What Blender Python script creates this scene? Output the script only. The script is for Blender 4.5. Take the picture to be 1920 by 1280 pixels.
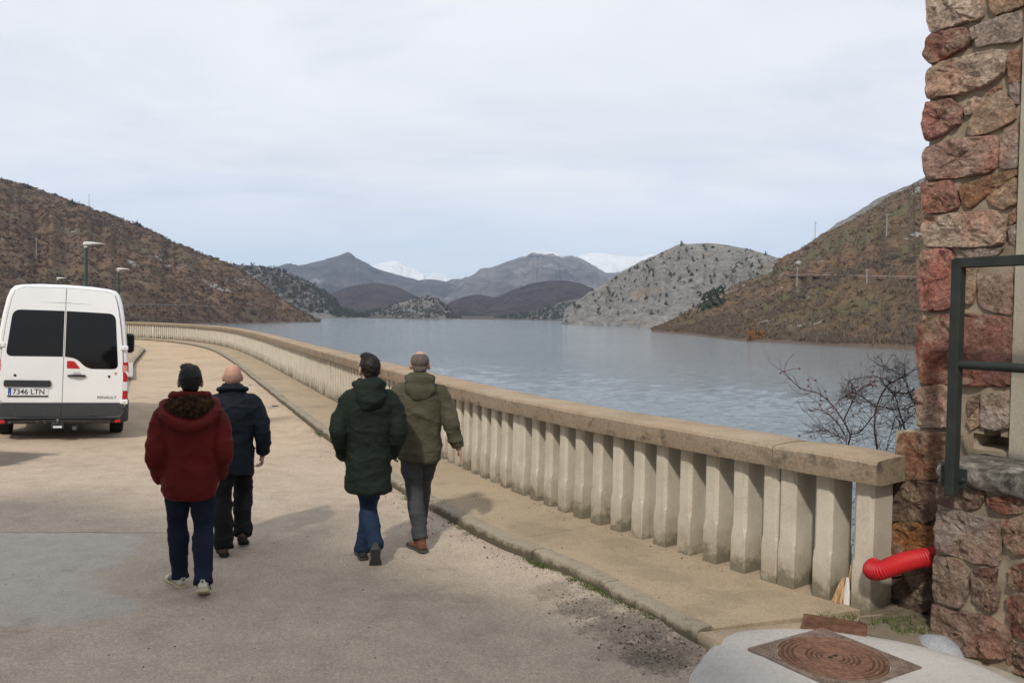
import bpy, bmesh, math, random
import numpy as np
from mathutils import Vector, Matrix, noise
from mathutils.bvhtree import BVHTree
random.seed(7); RNG = np.random.default_rng(7)
for o in list(bpy.data.objects): bpy.data.objects.remove(o)
S = bpy.context.scene; COL = S.collection
V = Vector; R = math.radians; PI = math.pi

# ------------------------------------------------------------------ camera
CAM_H = 2.15; PITCH = math.atan(50/1550.); ROLL = R(0.9)
FWD = V((0, math.cos(PITCH), -math.sin(PITCH))); UP0 = V((0, math.sin(PITCH), math.cos(PITCH))); X0 = V((1, 0, 0))
RGT = X0*math.cos(ROLL) + UP0*math.sin(ROLL); UPV = UP0*math.cos(ROLL) - X0*math.sin(ROLL)
EYE = V((0, 0, CAM_H))
cd = bpy.data.cameras.new('camera'); cam = bpy.data.objects.new('camera', cd); COL.objects.link(cam)
cd.sensor_width = 36; cd.lens = 36*1550/1920.; cd.clip_start = .05; cd.clip_end = 30000
M = Matrix.Identity(4)
for i in range(3):
    M[i][0] = RGT[i]; M[i][1] = UPV[i]; M[i][2] = -FWD[i]; M[i][3] = EYE[i]
cam.matrix_world = M; S.camera = cam
def sight(px, py):            # a viewing direction of the photograph
    return (FWD + RGT*((px-960)/1550.) - UPV*((py-640)/1550.)).normalized()

# ------------------------------------------------------------------ sky, sun, exposure
SUN_EL = R(43); SUN_AZ = V((-.27, -.963)).normalized()          # towards the sun
W = bpy.data.worlds.new('World'); S.world = W; W.use_nodes = True
wn = W.node_tree; wn.nodes.clear()
def wnode(t, **k):
    n = wn.nodes.new(t)
    for a, b in k.items(): setattr(n, a, b)
    return n
out = wnode('ShaderNodeOutputWorld'); bg = wnode('ShaderNodeBackground'); bg.inputs[1].default_value = .1
sky = wnode('ShaderNodeTexSky', sky_type='NISHITA', sun_disc=False, sun_elevation=SUN_EL,
            sun_rotation=math.atan2(SUN_AZ.x, SUN_AZ.y), altitude=1100, air_density=1.0, dust_density=1.2, ozone_density=1.5)
tc = wnode('ShaderNodeTexCoord'); sp = wnode('ShaderNodeSeparateXYZ'); wn.links.new(tc.outputs['Generated'], sp.inputs[0])
mx = wnode('ShaderNodeMath', operation='MAXIMUM'); wn.links.new(sp.outputs[2], mx.inputs[0]); mx.inputs[1].default_value = 0
ad = wnode('ShaderNodeMath', operation='ADD'); wn.links.new(mx.outputs[0], ad.inputs[0]); ad.inputs[1].default_value = .16
dv = wnode('ShaderNodeVectorMath', operation='DIVIDE')
cb = wnode('ShaderNodeCombineXYZ')
for i in range(3): wn.links.new(ad.outputs[0], cb.inputs[i])
wn.links.new(tc.outputs['Generated'], dv.inputs[0]); wn.links.new(cb.outputs[0], dv.inputs[1])
def wnoise(scale, detail, rough, sx=1, sy=1, dist=0.):
    mp = wnode('ShaderNodeMapping'); mp.inputs['Scale'].default_value = (sx, sy, .25); wn.links.new(dv.outputs[0], mp.inputs[0])
    n = wnode('ShaderNodeTexNoise'); n.inputs['Scale'].default_value = scale; n.inputs['Detail'].default_value = detail
    n.inputs['Roughness'].default_value = rough; n.inputs['Distortion'].default_value = dist; wn.links.new(mp.outputs[0], n.inputs['Vector']); return n.outputs[0]
def wramp(f, stops):
    r = wnode('ShaderNodeValToRGB'); e = r.color_ramp.elements
    while len(e) < len(stops): e.new(.5)
    for x, (p, c) in zip(e, stops): x.position = p; x.color = (c[0], c[1], c[2], 1) if isinstance(c, tuple) else (c, c, c, 1)
    wn.links.new(f, r.inputs[0]); return r.outputs[0]
cloudcol = wramp(wnoise(.55, 7, .58, 1, 1.5, .35), [(.30, (7.1, 7.4, 8.0)), (.5, (8.5, 8.65, 9.0)), (.70, (9.5, 9.5, 9.6))])
cover = wramp(wnoise(.8, 6, .55, 1, 1.8, .3), [(.22, .62), (.48, .97)])
low = wramp(mx.outputs[0], [(.02, .58), (.16, 1.0)])
cm = wnode('ShaderNodeMath', operation='MULTIPLY'); wn.links.new(cover, cm.inputs[0]); wn.links.new(low, cm.inputs[1])
mixc = wnode('ShaderNodeMix', data_type='RGBA'); wn.links.new(cm.outputs[0], mixc.inputs[0])
wn.links.new(sky.outputs[0], mixc.inputs[6]); wn.links.new(cloudcol, mixc.inputs[7])
wn.links.new(mixc.outputs[2], bg.inputs[0]); wn.links.new(bg.outputs[0], out.inputs[0])
sl = bpy.data.lights.new('sun', 'SUN'); sl.energy = 2.8; sl.angle = R(3.2); sl.color = (1, .93, .82)
so = bpy.data.objects.new('sun', sl); COL.objects.link(so)
so.rotation_euler = V((-SUN_AZ.x*math.cos(SUN_EL), -SUN_AZ.y*math.cos(SUN_EL), -math.sin(SUN_EL))).to_track_quat('-Z', 'Y').to_euler()
S.view_settings.view_transform = 'Standard'; S.view_settings.look = 'None'; S.view_settings.exposure = 0.12; S.view_settings.gamma = 1
S.render.engine = 'CYCLES'; S.cycles.use_denoising = True; S.cycles.max_bounces = 5; S.cycles.use_adaptive_sampling = True; S.cycles.adaptive_threshold = .02; S.cycles.volume_bounces = 1
S.cycles.transparent_max_bounces = 8; S.cycles.sample_clamp_indirect = 6

# ------------------------------------------------------------------ material helpers
class NT:
    def __init__(s, name, rough=.8, spec=.25, metal=0.):
        s.m = bpy.data.materials.new(name); s.m.use_nodes = True; s.t = s.m.node_tree
        s.b = s.t.nodes['Principled BSDF']; s.b.inputs['Roughness'].default_value = rough
        s.b.inputs['Specular IOR Level'].default_value = spec; s.b.inputs['Metallic'].default_value = metal
        s._c = None
    def n(s, t, **k):
        x = s.t.nodes.new(t)
        for a, b in k.items(): setattr(x, a, b)
        return x
    def l(s, a, b): s.t.links.new(a, b)
    def coord(s, kind='Object'):
        if s._c is None: s._c = s.n('ShaderNodeTexCoord')
        return s._c.outputs[kind]
    def vec(s, scale=(1, 1, 1), kind='Object', loc=(0, 0, 0), rot=(0, 0, 0)):
        m = s.n('ShaderNodeMapping'); m.inputs['Scale'].default_value = scale; m.inputs['Location'].default_value = loc
        m.inputs['Rotation'].default_value = rot; s.l(s.coord(kind), m.inputs[0]); return m.outputs[0]
    def noise(s, scale, detail=4, rough=.55, vec=None, dist=0.):
        n = s.n('ShaderNodeTexNoise'); n.inputs['Scale'].default_value = scale; n.inputs['Detail'].default_value = detail
        n.inputs['Roughness'].default_value = rough; n.inputs['Distortion'].default_value = dist
        s.l(vec if vec is not None else s.coord(), n.inputs['Vector']); return n.outputs[0]
    def voro(s, scale, vec=None, feature='F1', out='Distance', rnd=1.):
        n = s.n('ShaderNodeTexVoronoi', feature=feature); n.inputs['Scale'].default_value = scale; n.inputs['Randomness'].default_value = rnd
        s.l(vec if vec is not None else s.coord(), n.inputs['Vector']); return n.outputs[out]
    def ramp(s, f, stops, interp='LINEAR'):
        r = s.n('ShaderNodeValToRGB'); r.color_ramp.interpolation = interp; e = r.color_ramp.elements
        while len(e) < len(stops): e.new(.5)
        for x, (p, c) in zip(e, stops): x.position = p; x.color = (*c, 1) if isinstance(c, tuple) else (c, c, c, 1)
        s.l(f, r.inputs[0]); return r.outputs[0]
    def mix(s, f, a, b, blend='MIX'):
        m = s.n('ShaderNodeMix', data_type='RGBA', blend_type=blend)
        for i, x in ((0, f), (6, a), (7, b)):
            if isinstance(x, (int, float)): m.inputs[i].default_value = x if i == 0 else (x, x, x, 1)
            elif isinstance(x, tuple): m.inputs[i].default_value = (*x, 1)
            else: s.l(x, m.inputs[i])
        return m.outputs[2]
    def math(s, op, a, b=0., clamp=False):
        m = s.n('ShaderNodeMath', operation=op, use_clamp=clamp)
        for i, x in ((0, a), (1, b)):
            if isinstance(x, (int, float)): m.inputs[i].default_value = x
            else: s.l(x, m.inputs[i])
        return m.outputs[0]
    def sep(s, kind='Object'):
        x = s.n('ShaderNodeSeparateXYZ'); s.l(s.coord(kind), x.inputs[0]); return x.outputs
    def rnd(s): return s.n('ShaderNodeObjectInfo').outputs['Random']
    def island(s): return s.n('ShaderNodeNewGeometry').outputs['Random Per Island']
    def col(s, c):
        if isinstance(c, tuple): s.b.inputs['Base Color'].default_value = (*c, 1)
        else: s.l(c, s.b.inputs['Base Color'])
        return s
    def rough(s, f): s.l(f, s.b.inputs['Roughness']); return s
    def bump(s, h, strength=.3, dist=.02):
        b = s.n('ShaderNodeBump'); b.inputs['Strength'].default_value = strength; b.inputs['Distance'].default_value = dist
        s.l(h, b.inputs['Height']); s.l(b.outputs[0], s.b.inputs['Normal']); return s
    def smooth(s, x, a, b):
        m = s.n('ShaderNodeMapRange', interpolation_type='SMOOTHSTEP'); m.inputs[1].default_value = a; m.inputs[2].default_value = b
        s.l(x, m.inputs[0]); return m.outputs[0]
def plain(name, c, rough=.6, spec=.3, metal=0., var=.12, bump=0., scale=14.):
    m = NT(name, rough, spec, metal); f = m.noise(scale, 4)
    d = tuple(x*(1-var) for x in c); e = tuple(min(1, x*(1+var)) for x in c)
    m.col(m.ramp(f, [(.3, d), (.7, e)]))
    if bump: m.bump(m.noise(scale*6, 4), bump, .01)
    return m.m

# ------------------------------------------------------------------ mesh helpers
def finish(o, parent=None, label=None, cat=None, group=None, kind=None):
    if parent is not None: o.parent = parent
    if label: o['label'] = label
    if cat: o['category'] = cat
    if group: o['group'] = group
    if kind: o['kind'] = kind
    return o
def link(name, me, mat=None, parent=None, smooth=False, **k):
    if mat is not None and not me.materials:
        for m in (mat if isinstance(mat, (list, tuple)) else [mat]): me.materials.append(m)
    if smooth: me.polygons.foreach_set('use_smooth', [True]*len(me.polygons))
    o = bpy.data.objects.new(name, me); COL.objects.link(o); return finish(o, parent, **k)
def empty(name, loc=(0, 0, 0), rz=0., label=None, cat=None, group=None, kind=None, parent=None):
    o = bpy.data.objects.new(name, None); COL.objects.link(o); o.location = loc; o.rotation_euler = (0, 0, rz)
    o.empty_display_size = .1
    return finish(o, parent, label, cat, group, kind)
def lerp(a, b, t): return a + (b-a)*t
def sstep(a, b, x):
    t = max(0., min(1., (x-a)/(b-a))); return t*t*(3-2*t)
def crom(P, u):                                   # Catmull-Rom through P at u in 0..len-1
    n = len(P); i = max(0, min(n-2, int(u))); t = u-i
    p = [P[max(0, min(n-1, i+k))] for k in (-1, 0, 1, 2)]
    f = lambda a, b, c, d: .5*((2*b) + (-a+c)*t + (2*a-5*b+4*c-d)*t*t + (-a+3*b-3*c+d)*t**3)
    if hasattr(p[0], '__len__'): return type(P[0])([f(*[q[k] for q in p]) for k in range(len(p[0]))])
    return f(*p)
class MB:
    def __init__(s): s.v = []; s.f = []; s.mi = []
    def add(s, vs, fs, mi=0):
        b = len(s.v); s.v += [tuple(x) for x in vs]; s.f += [tuple(i+b for i in f) for f in fs]; s.mi += [mi]*len(fs); return s
    def box(s, c, d, rot=None, mi=0, bev=0., taper=(1, 1)):
        hx, hy, hz = d[0]/2, d[1]/2, d[2]/2
        if bev <= 0:
            vs = [V((sx*hx*(taper[0] if sz > 0 else 1), sy*hy*(taper[1] if sz > 0 else 1), sz*hz)) for sz in (-1, 1) for sx, sy in ((-1, -1), (1, -1), (1, 1), (-1, 1))]
            fs = [(3, 2, 1, 0), (4, 5, 6, 7), (0, 1, 5, 4), (1, 2, 6, 5), (2, 3, 7, 6), (3, 0, 4, 7)]
        else:
            vs = []
            b = bev
            for z, k in ((-hz, b), (-hz+b, 0), (hz-b, 0), (hz, b)):
                tx, ty = (taper if z > 0 else (1, 1)); X, Y = hx*tx-k, hy*ty-k; bb = b*.8
                for x, y in ((-X+bb, -Y), (X-bb, -Y), (X, -Y+bb), (X, Y-bb), (X-bb, Y), (-X+bb, Y), (-X, Y-bb), (-X, -Y+bb)): vs.append(V((x, y, z)))
            fs = [tuple(range(7, -1, -1)), tuple(range(24, 32))]
            for r in range(3):
                for i in range(8): j = (i+1) % 8; fs.append((r*8+i, r*8+j, r*8+8+j, r*8+8+i))
        if rot is not None: vs = [rot @ v for v in vs]
        return s.add([v+V(c) for v in vs], fs, mi)
    def loft(s, rings, cap=True, mi=0, closed=False):
        n = len(rings[0]); vs = [p for r in rings for p in r]; fs = []
        m = len(rings)
        for r in range(m if closed else m-1):
            q = (r+1) % m
            for i in range(n): j = (i+1) % n; fs.append((r*n+i, r*n+j, q*n+j, q*n+i))
        if cap and not closed: fs += [tuple(range(n-1, -1, -1)), tuple(range((m-1)*n, m*n))]
        return s.add(vs, fs, mi)
    def tube(s, pts, rad, n=10, k=1, mi=0, flat=1., ref=None, caps=True, closed=False):
        P = [V(p) for p in pts]; rad = [rad]*len(P) if isinstance(rad, (int, float)) else list(rad)
        if k > 1:
            N = (len(P)-1)*k; rad = [crom(rad, i/k) for i in range(N+1)]; P = [crom(P, i/k) for i in range(N+1)]
        rings = []; a = None
        for i, p in enumerate(P):
            if closed: t = P[(i+1) % len(P)]-P[i-1]
            else: t = P[min(i+1, len(P)-1)]-P[max(i-1, 0)]
            t = t.normalized() if t.length > 1e-9 else V((0, 0, 1))
            if a is None: a = V(ref) if ref is not None else (V((1, 0, 0)) if abs(t.x) < .8 else V((0, 1, 0)))
            a = a - t*a.dot(t); a.normalize(); b = t.cross(a)
            rings.append([p + a*(math.cos(2*PI*j/n)*rad[i]) + b*(math.sin(2*PI*j/n)*rad[i]*flat) for j in range(n)])
        return s.loft(rings, caps, mi, closed)
    def ell(s, c, r, rot=None, nu=16, nv=10, mi=0, f=None):
        c = V(c); vs = [V((0, 0, -1))]; fs = []
        for j in range(1, nv):
            t = -PI/2 + PI*j/nv
            for i in range(nu): a = 2*PI*i/nu; vs.append(V((math.cos(a)*math.cos(t), math.sin(a)*math.cos(t), math.sin(t))))
        vs.append(V((0, 0, 1))); top = len(vs)-1
        for i in range(nu):
            k = (i+1) % nu; fs.append((0, 1+k, 1+i)); fs.append((top, 1+(nv-2)*nu+i, 1+(nv-2)*nu+k))
            for j in range(nv-2): fs.append((1+j*nu+i, 1+j*nu+k, 1+(j+1)*nu+k, 1+(j+1)*nu+i))
        o = []
        for v in vs:
            p = V((v.x*r[0], v.y*r[1], v.z*r[2]))
            if f: p = p*f(v)
            if rot is not None: p = rot @ p
            o.append(c+p)
        return s.add(o, fs, mi)
    def lathe(s, prof, n=24, axis=None, c=(0, 0, 0), mi=0):       # prof (r, h) along +z, or along `axis`
        q = V((0, 0, 1)).rotation_difference(V(axis)) if axis is not None else None
        rings = []
        for r, h in prof:
            ring = [V((r*math.cos(2*PI*i/n), r*math.sin(2*PI*i/n), h)) for i in range(n)]
            if q: ring = [q @ p for p in ring]
            rings.append([p+V(c) for p in ring])
        return s.loft(rings, True, mi)
    def prism(s, poly, d, mi=0, bev=0.):           # poly: list of Vectors, d: extrusion Vector (away)
        n = len(poly); c = sum((V(p) for p in poly), V())/n; d = V(d)
        if bev:
            r0 = [V(p)+(c-V(p)).normalized()*bev for p in poly]; rings = [r0, [V(p)+d.normalized()*bev*.7 for p in poly], [V(p)+d for p in poly]]
        else: rings = [[V(p) for p in poly], [V(p)+d for p in poly]]
        return s.loft(rings, True, mi)
    def mesh(s, name='m', fix=True):
        me = bpy.data.meshes.new(name); me.from_pydata(s.v, [], s.f)
        if any(s.mi): me.polygons.foreach_set('material_index', s.mi)
        if fix:
            bm = bmesh.new(); bm.from_mesh(me); bmesh.ops.recalc_face_normals(bm, faces=bm.faces); bm.to_mesh(me); bm.free()
        me.update(); return me
    def obj(s, name, mat, parent=None, smooth=False, sharp=None, **k):
        o = link(name, s.mesh(name), mat, parent, smooth, **k)
        if sharp: o.data.set_sharp_from_angle(angle=R(sharp))
        return o
def tri_mesh(name, verts, faces_n=3):             # verts (K*3,3) array of loose triangles
    K = len(verts)//3; me = bpy.data.meshes.new(name); me.vertices.add(K*3); me.vertices.foreach_set('co', verts.astype(np.float32).ravel())
    me.loops.add(K*3); me.loops.foreach_set('vertex_index', np.arange(K*3, dtype=np.int32))
    me.polygons.add(K); me.polygons.foreach_set('loop_start', np.arange(0, K*3, 3, dtype=np.int32)); me.polygons.foreach_set('loop_total', np.full(K, 3, dtype=np.int32))
    me.update(calc_edges=True); return me
def fbm(p, f, oct=4, seed=0.):
    return noise.fractal(V((p[0]*f+seed, p[1]*f+seed*.7, p[2]*f)), 1., 2., oct)
# ------------------------------------------------------------------ water and hills
ZW = -4.85
def water_mat():
    m = NT('lake_water', .08, .5); m.b.inputs['IOR'].default_value = 1.33
    m.col((.12, .152, .168))
    w1 = m.noise(.55, 5, .6, m.vec((.55, 1.25, 1), rot=(0, 0, .25)), .4); w2 = m.noise(1.7, 5, .62, m.vec((.5, 1.4, 1), rot=(0, 0, -.12)), .3)
    big = m.noise(.012, 3, .5); amt = m.ramp(big, [(.3, .55), (.7, 1.)])
    h = m.math('ADD', m.math('MULTIPLY', w1, .45), m.math('MULTIPLY', w2, .60)); h = m.math('MULTIPLY', h, amt)
    m.bump(h, .6, .5); m.rough(m.ramp(big, [(.3, .05), (.7, .09)])); return m.m
def water_mesh():                                  # wind ripples as real relief near the dam, flat sheet beyond
    ys = [9.]
    while ys[-1] < 330: ys.append(ys[-1]+max(.12, ys[-1]**2/10850*.85))
    ys = np.array(ys); dy = np.gradient(ys); tb = np.linspace(-.66, .70, 330); Y, T = np.meshgrid(ys, tb, indexing='ij'); X = Y*T; sp_ = np.maximum(dy[:, None], Y*(tb[1]-tb[0]))
    r = np.random.default_rng(5); Z = np.zeros_like(X)
    for lam in np.geomspace(.5, 2.4, 44):
        a = r.normal(0, .75)+1.45; k = 2*PI/lam; amp = .0062*lam**.9*(1+.5*r.random()); fade = np.clip((lam/sp_-1.1)/3.2, 0, 1)
        ph = k*(X*math.cos(a)+Y*math.sin(a))+r.random()*6.28+.9*np.sin(X*.05*r.random()+Y*.06*r.random()+r.random()*6); Z += amp*fade*np.sin(ph)
    patch = .75+.25*np.sin(X*.045+1.3*np.sin(Y*.03))*np.sin(Y*.038+.9*np.sin(X*.025)); e = np.minimum(1, np.minimum((T+.66)/.03, (.70-T)/.03))*np.clip((Y-9)/3, 0, 1)*np.clip((330-Y)/60, 0, 1)
    Z = ZW+Z*patch*np.clip(e, 0, 1); n, m = X.shape; v = np.stack([X, Y, Z], -1).reshape(-1, 3); idx = np.arange(n*m).reshape(n, m)
    f = np.stack([idx[:-1, :-1], idx[:-1, 1:], idx[1:, 1:], idx[1:, :-1]], -1).reshape(-1, 4); y1 = ys[-1]
    ex = [(-8600, -60), (8600, -60), (8600, 9), (-8600, 9), (-.66*9, 9), (-.66*y1, y1), (-8600, y1), (.70*9, 9), (8600, y1), (.70*y1, y1), (8600, 9500), (-8600, 9500)]
    b = len(v); v = v.tolist()+[(x, y, ZW) for x, y in ex]; f = f.tolist()+[[b, b+1, b+2, b+3], [b+3, b+4, b+5, b+6], [b+7, b+2, b+8, b+9], [b+6, b+8, b+10, b+11]]
    me = bpy.data.meshes.new('water'); me.from_pydata(v, [], f); me.update(); return me
link('water', water_mesh(), water_mat(), smooth=True, label='grey rippled water of the reservoir', kind='structure')

def scrub_ground(name, cols, rockcol, rock, scale=1., green=.0, bank=True):
    m = NT(name, .95, .1)
    a = m.noise(.05*scale, 6, .62); b = m.noise(.35*scale, 5, .6); c = m.noise(.018*scale, 4, .5, m.vec(loc=(31, 7, 3)))
    base = m.ramp(m.math('ADD', m.math('MULTIPLY', a, .6), m.math('MULTIPLY', b, .4)), [(.36, cols[0]), (.48, cols[1]), (.60, cols[2])])
    base = m.mix(m.smooth(c, .50, .64), base, cols[3])
    r = m.noise(.028*scale, 7, .68, m.vec((1, 1, 1.6), loc=(5, 90, 12)), .5)
    rk = m.ramp(m.noise(.3*scale, 5, .7), [(.35, tuple(x*.55 for x in rockcol)), (.6, rockcol)])
    base = m.mix(m.smooth(r, rock-.02, rock+.03), base, rk)
    if bank:
        z = m.math('ADD', m.sep()[2], m.math('MULTIPLY', m.noise(.08, 3), 2.0))
        base = m.mix(m.smooth(z, ZW+1.5, ZW+2.1), (.115, .085, .068), base)
    m.col(base); m.bump(m.math('ADD', m.noise(.4*scale, 6, .7), m.math('MULTIPLY', m.noise(.06*scale, 4), 3)), .7, 1.2/scale); return m.m
def lime_mat(name='limestone', dark=1., veg=.58, scale=1.):
    m = NT(name, .9, .15)
    st = m.noise(.10*scale, 7, .7, m.vec((.8, .8, 2.6), rot=(.35, .3, .2)), .6); f = m.noise(.5*scale, 6, .72)
    c = m.ramp(m.math('ADD', m.math('MULTIPLY', st, .6), m.math('MULTIPLY', f, .4)), [(.36, (.11*dark, .102*dark, .092*dark)), (.44, (.28*dark, .265*dark, .242*dark)), (.53, (.40*dark, .382*dark, .352*dark)), (.64, (.53*dark, .51*dark, .475*dark))])
    o = m.noise(.035*scale, 5, .6, m.vec((1, 1, .5), loc=(11, 3, 5)))
    c = m.mix(m.math('MULTIPLY', m.smooth(o, .56, .68), .6), c, (.40, .27, .17))
    g = m.noise(.06*scale, 7, .65, m.vec(loc=(50, 20, 0)))
    c = m.mix(m.math('MULTIPLY', m.smooth(g, veg, veg+.08), .75), c, (.12, .105, .06))
    m.col(c); m.bump(m.math('ADD', m.math('MULTIPLY', st, 2.6), m.math('MULTIPLY', f, 1.6)), 1., 3.6/scale); return m.m
def mountain_mat(name, lo, hi, snow_z, snow_w, rock=.58, fs=1.):
    m = NT(name, .95, .1)
    a = m.noise(.007*fs, 9, .74); st = m.noise(.005*fs, 7, .68, m.vec((1, 1, 2.2), rot=(.2, .15, 0)), .5)
    c = m.ramp(a, [(.36, lo), (.50, tuple((x+y)/2 for x, y in zip(lo, hi))), (.64, hi)])
    c = m.mix(m.smooth(st, rock, rock+.08), c, (.30, .29, .285))
    if snow_z is not None:
        z = m.math('ADD', m.sep()[2], m.math('ADD', m.math('MULTIPLY', m.math('SUBTRACT', m.noise(.009, 8, .72, m.vec((1, 1, 3.5))), .5), snow_w), m.math('MULTIPLY', m.math('SUBTRACT', m.noise(.05, 6, .7, m.vec((.5, .5, 3.))), .5), snow_w*.9)))
        c = m.mix(m.smooth(z, snow_z, snow_z+12), c, (.88, .90, .93))
    m.col(c); m.bump(m.math('ADD', m.math('MULTIPLY', m.noise(.016, 8, .7), .8), m.math('ADD', a, st)), 1., 45.); return m.m

HILL = {}
def hill(key, name, label, foot, ridge, mat, nu=90, nv=40, back=120., p=1., amp=6., f=.012, rough=.1, seed=1., z0=None, gully=.5, ridged=False):
    if isinstance(foot, (int, float)):
        foot = [(x*(y-foot)/y, y-foot) for x, y, z in ridge]
    z0 = ZW-1.2 if z0 is None else z0; n = len(ridge); nb = max(6, nv//4); vs = []; fs = []
    F = [V((a, b, 0)) for a, b in foot]; RR = [V(q) for q in ridge]
    for i in range(nu+1):
        u = i/nu*(n-1); a = crom(F, u); r = crom(RR, u); d = V((r.x-a.x, r.y-a.y, 0)); dn = d.normalized() if d.length > 1 else V((0, 1, 0))
        bk = V((r.x, r.y, 0)).normalized(); rs = sum(crom(RR, max(0, min(n-1, u+e_))).z for e_ in (-1.6, -1.1, -.6, 0, .6, 1.1, 1.6))/7
        for j in range(nv+nb+1):
            v = j/nv
            if v <= 1:
                q = a.lerp(V((r.x, r.y, 0)), v); z = z0+(lerp(rs, r.z, v**4)-z0)*(v**p)
                env = min(1, v*5)*(math.sin(PI*min(1, v*.97+.03))**.6+rough)
            else:
                w = (j-nv)/nb; q = V((r.x, r.y, 0))+bk*(back*w); z = r.z-(r.z-z0+3)*w**1.6; env = rough+(1-rough)*min(1, w*2)
            h = max(.15, min(1., (r.z-z0)/40.)) if amp < 20 else max(.1, min(1., (r.z-z0)/200.))
            nz = noise.fractal(V((q.x*f+seed, q.y*f*.8, seed*3)), .9, 2.1, 6)
            if ridged: nz = .6*nz + .9*(min(2.2, noise.ridged_multi_fractal(V((q.x*f*.8+seed, q.y*f*.8, seed)), .9, 2.1, 5, 1., 2.))*.6-.75)
            gz = noise.fractal(V((u*2.3+seed*5, v*.6, seed)), 1., 2., 4)
            vs.append((q.x, q.y, z+env*h*amp*(nz+gully*gz*min(1, v*2)*(v < 1))))
    m = nv+nb+1
    for i in range(nu):
        for j in range(m-1): fs.append((i*m+j, (i+1)*m+j, (i+1)*m+j+1, i*m+j+1))
    mb = MB(); mb.v = vs; mb.f = fs; mb.mi = [0]*len(fs)
    o = mb.obj(name, mat, smooth=True, label=label, kind='structure')
    HILL[key] = dict(o=o, v=np.array(vs).reshape(nu+1, m, 3), nv=nv, bvh=BVHTree.FromPolygons([V(x) for x in vs], fs))
    return o
def on_hill(key, px, py):
    h = HILL[key]['bvh'].ray_cast(EYE, sight(px, py)); return h[0]
def samples(key, n, vmin=.03, vmax=1.02, seed=3, pw=1.):
    r = np.random.default_rng(seed); g = HILL[key]['v']; nv = HILL[key]['nv']; nu = g.shape[0]-1
    u = r.random(n*3)*nu; j = (vmin+(vmax-vmin)*r.random(n*3)**pw)*nv; i0 = np.minimum(u.astype(int), nu-1); j0 = np.minimum(j.astype(int), g.shape[1]-2)
    a = (u-i0)[:, None]; b = (j-j0)[:, None]
    P = (g[i0, j0]*(1-a)+g[i0+1, j0]*a)*(1-b)+(g[i0, j0+1]*(1-a)+g[i0+1, j0+1]*a)*b
    wgt = np.linalg.norm(g[i0+1, j0]-g[i0, j0], axis=1)*np.linalg.norm(g[i0, j0+1]-g[i0, j0], axis=1); wgt /= wgt.max()
    P = P[r.random(len(P)) < wgt*1.4]; P = P[P[:, 2] > ZW+.7]; return P[:n]
def tufts(P, size, K, seed=1, flat=.7, leaf=.4, spike=0.):
    r = np.random.default_rng(seed); n = len(P); s = size[0]+(size[1]-size[0])*r.random(n)**1.6
    d = r.normal(size=(n, K, 3)); d /= np.linalg.norm(d, axis=2, keepdims=True); d *= (r.random((n, K, 1))**.45)
    d[:, :, 2] = np.abs(d[:, :, 2])*flat
    c = P[:, None, :]+d*s[:, None, None]*.5
    t = r.normal(size=(n, K, 3, 3))*leaf*s[:, None, None, None]*.35; t[..., 2] *= 1+spike
    return (c[:, :, None, :]+t).reshape(-1, 3)
def scrub_mat(name, cols):
    m = NT(name, .95, .05); a = m.noise(.03, 4, .6); i = m.island()
    f = m.math('ADD', m.math('MULTIPLY', a, .75), m.math('MULTIPLY', i, .26))
    m.col(m.ramp(f, [(.36, cols[0]), (.47, cols[1]), (.57, cols[2]), (.68, cols[3])])); return m.m

# near hills
LR = [(-461.6, 520.0, 114.7), (-439.8, 560.0, 112.9), (-403.6, 580.0, 103.6), (-371.4, 600.0, 94.5), (-352.1, 600.0, 89.4), (-332.9, 600.0, 82.8), (-307.1, 600.0, 74.0), (-284.3, 595.0, 66.5), (-262.9, 590.0, 59.8), (-238.1, 585.0, 48.1), (-213.6, 580.0, 39.5), (-193.3, 575.0, 31.7), (-176.8, 570.0, 22.1), (-160.7, 565.0, 11.6), (-144.2, 558.0, 2.8), (-127.6, 550.0, -4.6)]
LF = [(-168.7, 190.0), (-168.9, 215.0), (-170.5, 245.0), (-170.2, 275.0), (-167.3, 285.0), (-166.4, 300.0), (-163.8, 320.0), (-160.1, 335.0), (-158.2, 355.0), (-156.7, 385.0), (-152.9, 415.0), (-147.9, 440.0), (-144.3, 465.0), (-139.3, 490.0), (-133.9, 518.0), (-127.1, 546.0)]
BROWN = [(.072, .052, .041), (.115, .075, .051), (.145, .090, .056), (.100, .082, .050)]
hill('left', 'hillside', 'brown scrub-covered hillside sloping down to the water on the left', LF, LR, scrub_ground('scrub_ground_left', BROWN, (.30, .29, .275), .63), 150, 70, 160, .95, 9, .013, .10, 3.1)
RR_ = [(74.3, 440.0, -5.8), (91.7, 450.0, 3.3), (105.8, 455.0, 10.8), (116.8, 455.0, 17.2), (127.5, 455.0, 22.6), (140.9, 455.0, 27.2), (145.6, 455.0, 34.3), (156.0, 450.0, 40.5), (167.7, 450.0, 48.1), (175.7, 440.0, 52.9), (183.1, 430.0, 58.8), (189.7, 420.0, 64.4), (196.0, 410.0, 68.1), (197.1, 400.0, 69.1), (215.3, 380.0, 78.1), (229.4, 350.0, 81.9), (260, 300, 86)]
RF_ = [(61.3, 363.2), (65.2, 319.0), (67.9, 290.8), (68.8, 266.5), (70.9, 251.6), (74.5, 238.9), (75.9, 235.1), (79.9, 228.5), (82.8, 219.9), (85.5, 212.0), (89.0, 206.6), (92.1, 201.4), (94.3, 194.7), (95.2, 190.8), (97.4, 169.4), (97.8, 146.9), (98, 120)]
OCHRE = [(.072, .054, .039), (.120, .080, .050), (.150, .094, .055), (.098, .090, .046)]
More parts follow.
